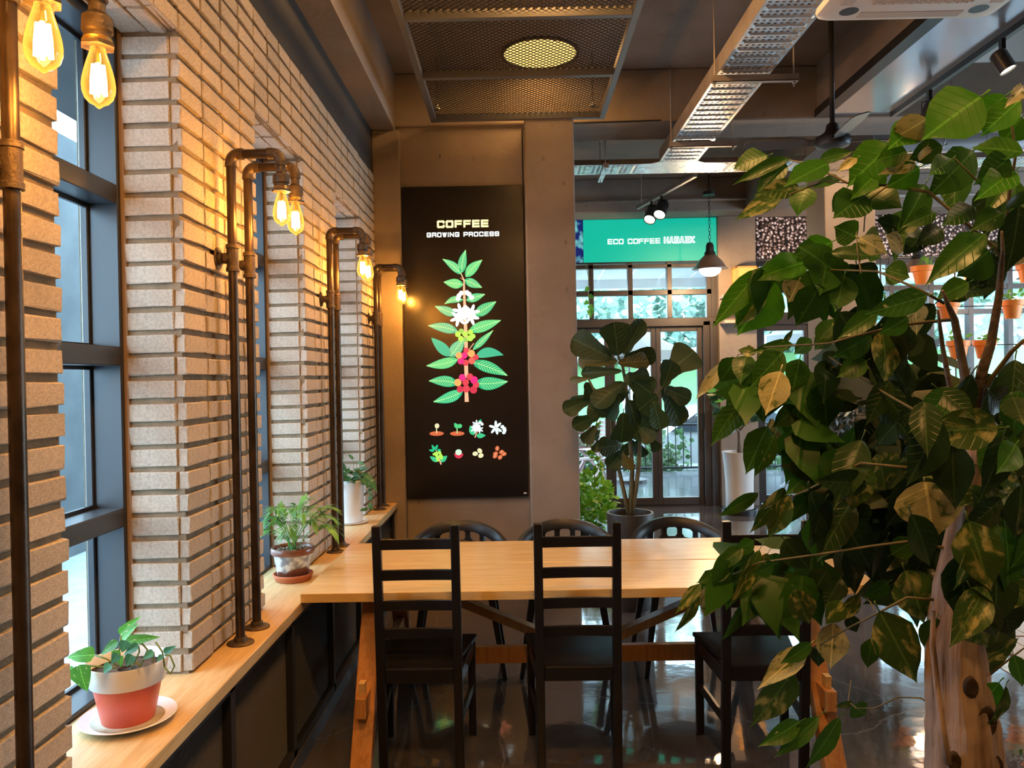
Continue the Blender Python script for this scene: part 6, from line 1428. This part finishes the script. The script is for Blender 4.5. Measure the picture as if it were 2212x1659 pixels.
# inner leaves behind, deeper in the crown
def inside(x, y, poly):
    c = False; n = len(poly)
    for i in range(n):
        (x1, y1), (x2, y2) = poly[i], poly[(i+1) % n]
        if (y1 > y) != (y2 > y) and x < (x2-x1)*(y-y1)/(y2-y1)+x1: c = not c
    return c
POLY = [(1800, 730), (1900, 690), (2010, 690), (2040, 800), (2110, 860), (2230, 820), (2230, 1330), (2120, 1340), (2060, 1300), (1960, 1250), (1870, 1210), (1790, 1170), (1740, 1120), (1800, 1000), (1840, 900)]
POLY2 = [(1900, 480), (2030, 400), (2230, 330), (2230, 640), (2100, 560), (1990, 530)]
def fill(poly, n, dlo, dhi, kinds, smin, smax):
    global count
    xs_, ys_ = [p[0] for p in poly], [p[1] for p in poly]; k = 0
    while k < n:
        x, y = rt.uniform(min(xs_), max(xs_)), rt.uniform(min(ys_), max(ys_))
        if not inside(x, y, poly): continue
        a = rt.gauss(math.pi/2+.25, .6); L_ = rt.uniform(smin, smax); d0 = rt.uniform(dlo, dhi)
        kd = rt.choice(kinds); b0 = atY(x-math.cos(a)*L_*.5, y-math.sin(a)*L_*.5, d0); t0 = atY(x+math.cos(a)*L_*.5, y+math.sin(a)*L_*.5, d0-rt.uniform(-.04, .05))
        put_leaf(tree, TL[kd][count % 3], .56, b0, t0, Vector((rt.uniform(-.7, .7), -1, rt.uniform(-.2, .6))), L_*rt.uniform(.48, .62)*d0/F_PX); k += 1; count += 1
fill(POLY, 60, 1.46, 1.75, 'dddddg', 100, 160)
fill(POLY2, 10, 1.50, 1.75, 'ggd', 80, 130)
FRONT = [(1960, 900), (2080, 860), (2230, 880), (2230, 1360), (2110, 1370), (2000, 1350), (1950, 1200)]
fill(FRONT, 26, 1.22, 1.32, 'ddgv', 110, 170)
# the innermost leaves of the crown, too many and too dark to tell apart
def inner(poly, n, dlo, dhi, m, name):
    mb = MB(); xs_, ys_ = [p[0] for p in poly], [p[1] for p in poly]; k = 0
    while k < n:
        x, y = rt.uniform(min(xs_), max(xs_)), rt.uniform(min(ys_), max(ys_))
        if not inside(x, y, poly): continue
        p = atY(x, y, rt.uniform(dlo, dhi)); X = Vector((rt.uniform(-.8, .5), rt.uniform(-.6, .6), rt.uniform(-1, .1))).normalized(); Z = Vector((rt.uniform(-.7, .7), -1, rt.uniform(-.3, .6))); Z = (Z-X*Z.dot(X)).normalized(); Y = Z.cross(X); s = rt.uniform(.09, .14)
        vs = [p]
        for t, w in ((.12, .75), (.35, 1.), (.65, .65), (.85, .22)): vs += [p+X*s*t+Y*s*.28*w-Z*s*.15*t*t, p+X*s*t-Y*s*.28*w-Z*s*.15*t*t]
        vs.append(p+X*s-Z*s*.15); mb.add(vs, [(0,1,2),(1,3,4,2),(3,5,6,4),(5,7,8,6),(7,9,8)]); k += 1
    tag(mb.build(name, m, tree, smooth=True), kind='stuff')
inner(POLY, 210, 1.55, 1.95, simple_leaf('tree_inner_leaf_shaded', (.014, .036, .010), (.035, .065, .016), .42, .15), 'inner_leaves')  # crown shade put into the dark leaf colour
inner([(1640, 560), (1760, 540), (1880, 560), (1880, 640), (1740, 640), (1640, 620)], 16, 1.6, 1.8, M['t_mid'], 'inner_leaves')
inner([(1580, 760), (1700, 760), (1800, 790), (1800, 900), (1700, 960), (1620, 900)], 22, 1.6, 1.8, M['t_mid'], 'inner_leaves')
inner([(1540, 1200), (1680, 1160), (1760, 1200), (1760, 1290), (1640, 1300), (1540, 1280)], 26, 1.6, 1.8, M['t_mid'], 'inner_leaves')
# ------------------------------------------------------------------ outdoors beyond the far doors
M['deck'] = mat('wet_grey_deck', (.17, .17, .18), .14, c2=(.11, .11, .12), ns=5, stretch=(.4, 6, 6))
M['yard'] = mat('pale_gravel_yard', (.12, .12, .12), .6, c2=(.09, .09, .09), ns=5)
M['grass'] = simple_leaf('grass', (.045, .105, .035), (.075, .15, .055))
struct('ground', MB().box(-12, 30, 9.98, 18.2, -.6, -.40), M['yard'])
struct('ground', MB().add([(-14, 18, -.4), (40, 18, -.4), (40, 30, 2.4), (-14, 30, 2.4), (-14, 60, 3.0), (40, 60, 3.0)], [(0,1,2,3),(3,2,5,4)]), M['grass'])
dk = MB()
for k in range(34): dk.box(-3, 9, 10.0+k*.105, 10.082+k*.105, -.13, -.03)
dk.box(-3, 9, 10.0, 13.55, -.4, -.14)
o = struct('deck', dk, M['deck'])
# white eave with panel joints
ev = thing('roof_eave', None, None, (3, 11.2, 3.2)); ev['kind'] = 'structure'
M['eave'] = mat('white_soffit_panel', (.75, .76, .76), .5)
for k in range(26): MB().hexa([(-3+k*.48, 9.99, 3.30), (-3+k*.48+.465, 9.99, 3.30), (-3+k*.48+.465, 12.5, 3.16), (-3+k*.48, 12.5, 3.16), (-3+k*.48, 9.99, 3.33), (-3+k*.48+.465, 9.99, 3.33), (-3+k*.48+.465, 12.5, 3.19), (-3+k*.48, 12.5, 3.19)]).build('soffit_panel', M['eave'], ev)
MB().box(-3, 9.6, 12.5, 12.62, 3.02, 3.24).build('fascia_board', M['eave'], ev)
# railing
rl = thing('deck_railing', 'black metal railing along the outer edge of the deck', 'railing', (3, 13.45, -.03))
for z in (.03, .76): MB().box(-2, 9, 13.43, 13.47, z, z+.035).build('rail', M['black_metal'], rl)
for k in range(58): MB().box(.6+k*.13, .614+k*.13, 13.443, 13.457, .03, .77).build('baluster', M['black_metal'], rl)
for x in (.3, 2.4, 4.5, 6.6): MB().box(x-.02, x+.02, 13.43, 13.47, -.03, .80).build('post', M['black_metal'], rl)
# white car
cr_ = thing('parked_car', 'white car parked behind the deck railing', 'car', (3.9, 16.2, -.40))
M['car'] = mat('white_car_paint', (.34, .35, .36), .15, coat=.6); M['car_glass'] = mat('dark_car_glass', (.03, .04, .05), .12); M['tyre'] = mat('tyre', (.02, .02, .02), .8); M['rim'] = mat('alloy_rim', (.6, .6, .62), .3, metal=.8)
cx0 = 1.75; zb = -.40
side = [(0,.30),(.02,.62),(.12,.80),(1.0,.90),(1.75,1.36),(2.2,1.45),(3.1,1.45),(3.75,1.30),(4.25,.98),(4.35,.62),(4.33,.30)]
def carring(y, ins): return [(cx0+x+(ins if x < 2 else -ins)*(z > .85), y, zb+z-(ins*.3 if z > .85 else 0)) for x, z in side]
loft([carring(15.35, .12), carring(15.40, .03), carring(15.5, 0), carring(16.9, 0), carring(17.0, .03), carring(17.05, .12)]).build('body', M['car'], cr_, smooth=True, auto=35)
MB().prism([(cx0+1.22, 15.332, zb+.93), (cx0+1.80, 15.385, zb+1.32), (cx0+2.25, 15.385, zb+1.38), (cx0+2.25, 15.332, zb+.93)], (0, -.02, 0)).build('side_window', M['car_glass'], cr_)
MB().prism([(cx0+2.33, 15.332, zb+.93), (cx0+2.33, 15.385, zb+1.38), (cx0+3.05, 15.385, zb+1.38), (cx0+3.75, 15.332, zb+.97)], (0, -.02, 0)).build('side_window', M['car_glass'], cr_)
for x in (.85, 3.5):
    w_ = MB().lathe([(0, -.11), (.31, -.11), (.33, -.08), (.33, .08), (.31, .11), (0, .11)], 26, c=(cx0+x, 15.44, zb+.33), axis='Y').build('wheel', M['tyre'], cr_, smooth=True, auto=40)
    MB().lathe([(0, -.125), (.05, -.125), (.19, -.118), (.21, -.112), (0, -.112)], 20, c=(cx0+x, 15.44, zb+.33), axis='Y').build('hub', M['rim'], w_, smooth=True, auto=30)
for x, nm in ((.02, 'headlamp'), (4.22, 'tail_lamp')): MB().box(cx0+x+.0, cx0+x+.12, 15.36, 15.55, zb+.64, zb+.76).build(nm, M['rim'], cr_, bev=.02)
# polytunnel hoops on the bank
ph_ = thing('polytunnel', 'white hoop frame of a greenhouse on the green bank', 'greenhouse', (4.6, 20.5, .0))
M['hoop'] = mat('white_hoop', (.8, .82, .82), .4)
for k in range(12):
    y = 19.4+k*.42; cx_ = 5.0; MB().tube([(cx_+2.0*math.cos(t), y, .15+2.2*math.sin(t)) for t in [math.pi*i/14 for i in range(15)]], .036, 6).build('hoop', M['hoop'], ph_, smooth=True)
for t in (.5, 1.1, 1.57, 2.1, 2.7): MB().tube([(5.0+2.0*math.cos(t), 19.4, .15+2.2*math.sin(t)), (5.0+2.0*math.cos(t), 24.02, .15+2.2*math.sin(t))], .018, 6).build('purlin', M['hoop'], ph_)
# shrubs and trees
M['tree_leaf'] = simple_leaf('outdoor_tree_leaf', (.24, .40, .30), (.46, .62, .46))
M['tree_leaf2'] = simple_leaf('outdoor_tree_leaf_blue', (.24, .38, .34), (.42, .58, .50))
M['trunk_out'] = mat('outdoor_trunk', (.12, .09, .07), .8)
def blob(name, label, x, y, z, rx, ry, rz, n, s, seed, m, cat, grp):
    t = thing(name, label, cat, (x, y, z-rz), grp); r = random.Random(seed); lob = [(rv(r, .62), r.uniform(.42, .62)) for _ in range(11)]
    def gen(r):
        c, q = lob[r.randrange(len(lob))]; v = rv(r).normalized()*q*r.uniform(.75, 1.); p = c+v
        return Vector((x+p.x*rx, y+p.y*ry, z+p.z*rz)), v
    foliage(t, 'crown', m, gen, n, s*.7, s*1.3, seed, .75)
    MB().tube([(x, y, z-rz*1.0-1.0), (x, y, z)], [rx*.06, rx*.04], 8).build('trunk', M['trunk_out'], t)
TR = [(1.8, 30, 3.6, 3.2, 2.6, 3.6), (5.2, 33, 4.6, 3.4, 2.6, 4.6), (8.6, 31, 4.0, 3.2, 2.5, 4.2), (12.0, 33, 4.8, 3.4, 2.8, 4.6), (15.5, 32, 4.4, 3.2, 2.6, 4.2), (19.0, 33, 4.8, 3.2, 2.6, 4.6), (3.6, 39, 6.0, 4.2, 3, 5.5), (10, 40, 6.6, 4.6, 3, 5.5), (17, 40, 6.6, 4.6, 3, 5.5), (23, 36, 5.0, 4.2, 3, 5.0)]
words = ['first', 'second', 'third', 'fourth', 'fifth', 'sixth', 'seventh', 'eighth', 'ninth', 'tenth']
for i, (x, y, z, rx, ry, rz) in enumerate(TR):
    blob('bank_tree', 'leafy bank tree beyond the glass doors, %s from the left in the %s row' % (words[i] if i < 6 else words[i-6], 'front' if i < 6 else 'rear'), x, y, z, rx, ry, rz, 2600, .36, 100+i, M['tree_leaf'] if i % 2 else M['tree_leaf2'], 'tree', 'trees beyond the doors')
for i, (x, y, s, lb) in enumerate(((2.55, 14.2, .62, 'spiky'), (4.3, 14.3, .55, 'rounded'), (.95, 14.1, .55, 'small'), (6.4, 14.2, .6, 'broad'))):
    blob('garden_shrub', lb+' green shrub growing just outside the deck railing', x, 14.2, .12, s, .45, s*.85, 420, .12, 300+i, M['grass'], 'shrub', 'shrubs by the railing')
# parasols
def parasol(x, y, zt, rad, label):
    t = thing('parasol', label, 'parasol', (x, y, -.03), 'white parasols on the deck'); M.setdefault('canvas', mat('white_canvas', (.80, .80, .78), .7)); n = 8
    vs = [(x, y, zt)]+[(x+rad*math.cos(2*math.pi*i/n+.2), y+rad*math.sin(2*math.pi*i/n+.2), zt-.42) for i in range(n)]+[(x+rad*math.cos(2*math.pi*i/n+.2), y+rad*math.sin(2*math.pi*i/n+.2), zt-.56) for i in range(n)]
    o = MB().add(vs, [(0, 1+i, 1+(i+1)%n) for i in range(n)]+[(1+i, 1+n+i, 1+n+(i+1)%n, 1+(i+1)%n) for i in range(n)]).build('canopy', M['canvas'], t); s_ = o.modifiers.new('solid', 'SOLIDIFY'); s_.thickness = .006
    MB().tube([(x, y, -.03), (x, y, zt-.01)], .02, 10).build('pole', M['galv_dull'], t)
    MB().lathe([(0, -.03), (.25, -.03), (.25, .02), (.05, .06), (0, .06)], 20, c=(x, y, 0)).build('base', M['planter'], t)
parasol(1.75, 12.3, 2.42, .95, 'white parasol seen through the folding doors behind the fig')
parasol(4.75, 12.1, 2.62, 1.0, 'white parasol seen through the second door right of the pilaster')
# folding garden chairs
def folding(x, y, rz, m, label, grp):
    t = bpy.data.objects.new('folding_chair', None); COL.objects.link(t); t.location = (x, y, -.03); t.rotation_euler = (0, 0, rz); tag(t, label, 'chair', grp)
    def part(mb, nm): o = mb.build(nm, m); o.parent = t
    for s in (-1, 1):
        part(MB().bar((s*.20, -.22, .0), (s*.20, .26, .92), .022, .045, up=(0, 1, 0)), 'back_leg')
        part(MB().bar((s*.18, .30, .0), (s*.18, -.20, .46), .022, .04, up=(0, 1, 0)), 'front_leg')
    for k in range(6): part(MB().box(-.19, .19, -.20+k*.065, -.155+k*.065, .45, .467), 'seat_slat')
    for k in range(5): part(MB().box(-.19, .19, .17+k*.028, .187+k*.028, .60+k*.065, .645+k*.065), 'back_slat')
M['rosewood'] = mat('rosy_garden_wood', (.42, .26, .24), .5); M['white_wood'] = mat('white_garden_wood', (.75, .76, .78), .5)
folding(1.02, 11.5, .4, M['rosewood'], 'reddish wooden folding chair outside beside the pillar edge', 'folding chairs on the deck')
folding(1.28, 13.0, -1.0, M['rosewood'], 'reddish wooden folding chair outside behind the fig trunk', 'folding chairs on the deck')
folding(4.05, 11.2, 1.3, M['white_wood'], 'white folding chair outside behind the second door', 'folding chairs on the deck')
for _o in bpy.data.objects:
    if '_o' in _o: del _o['_o']
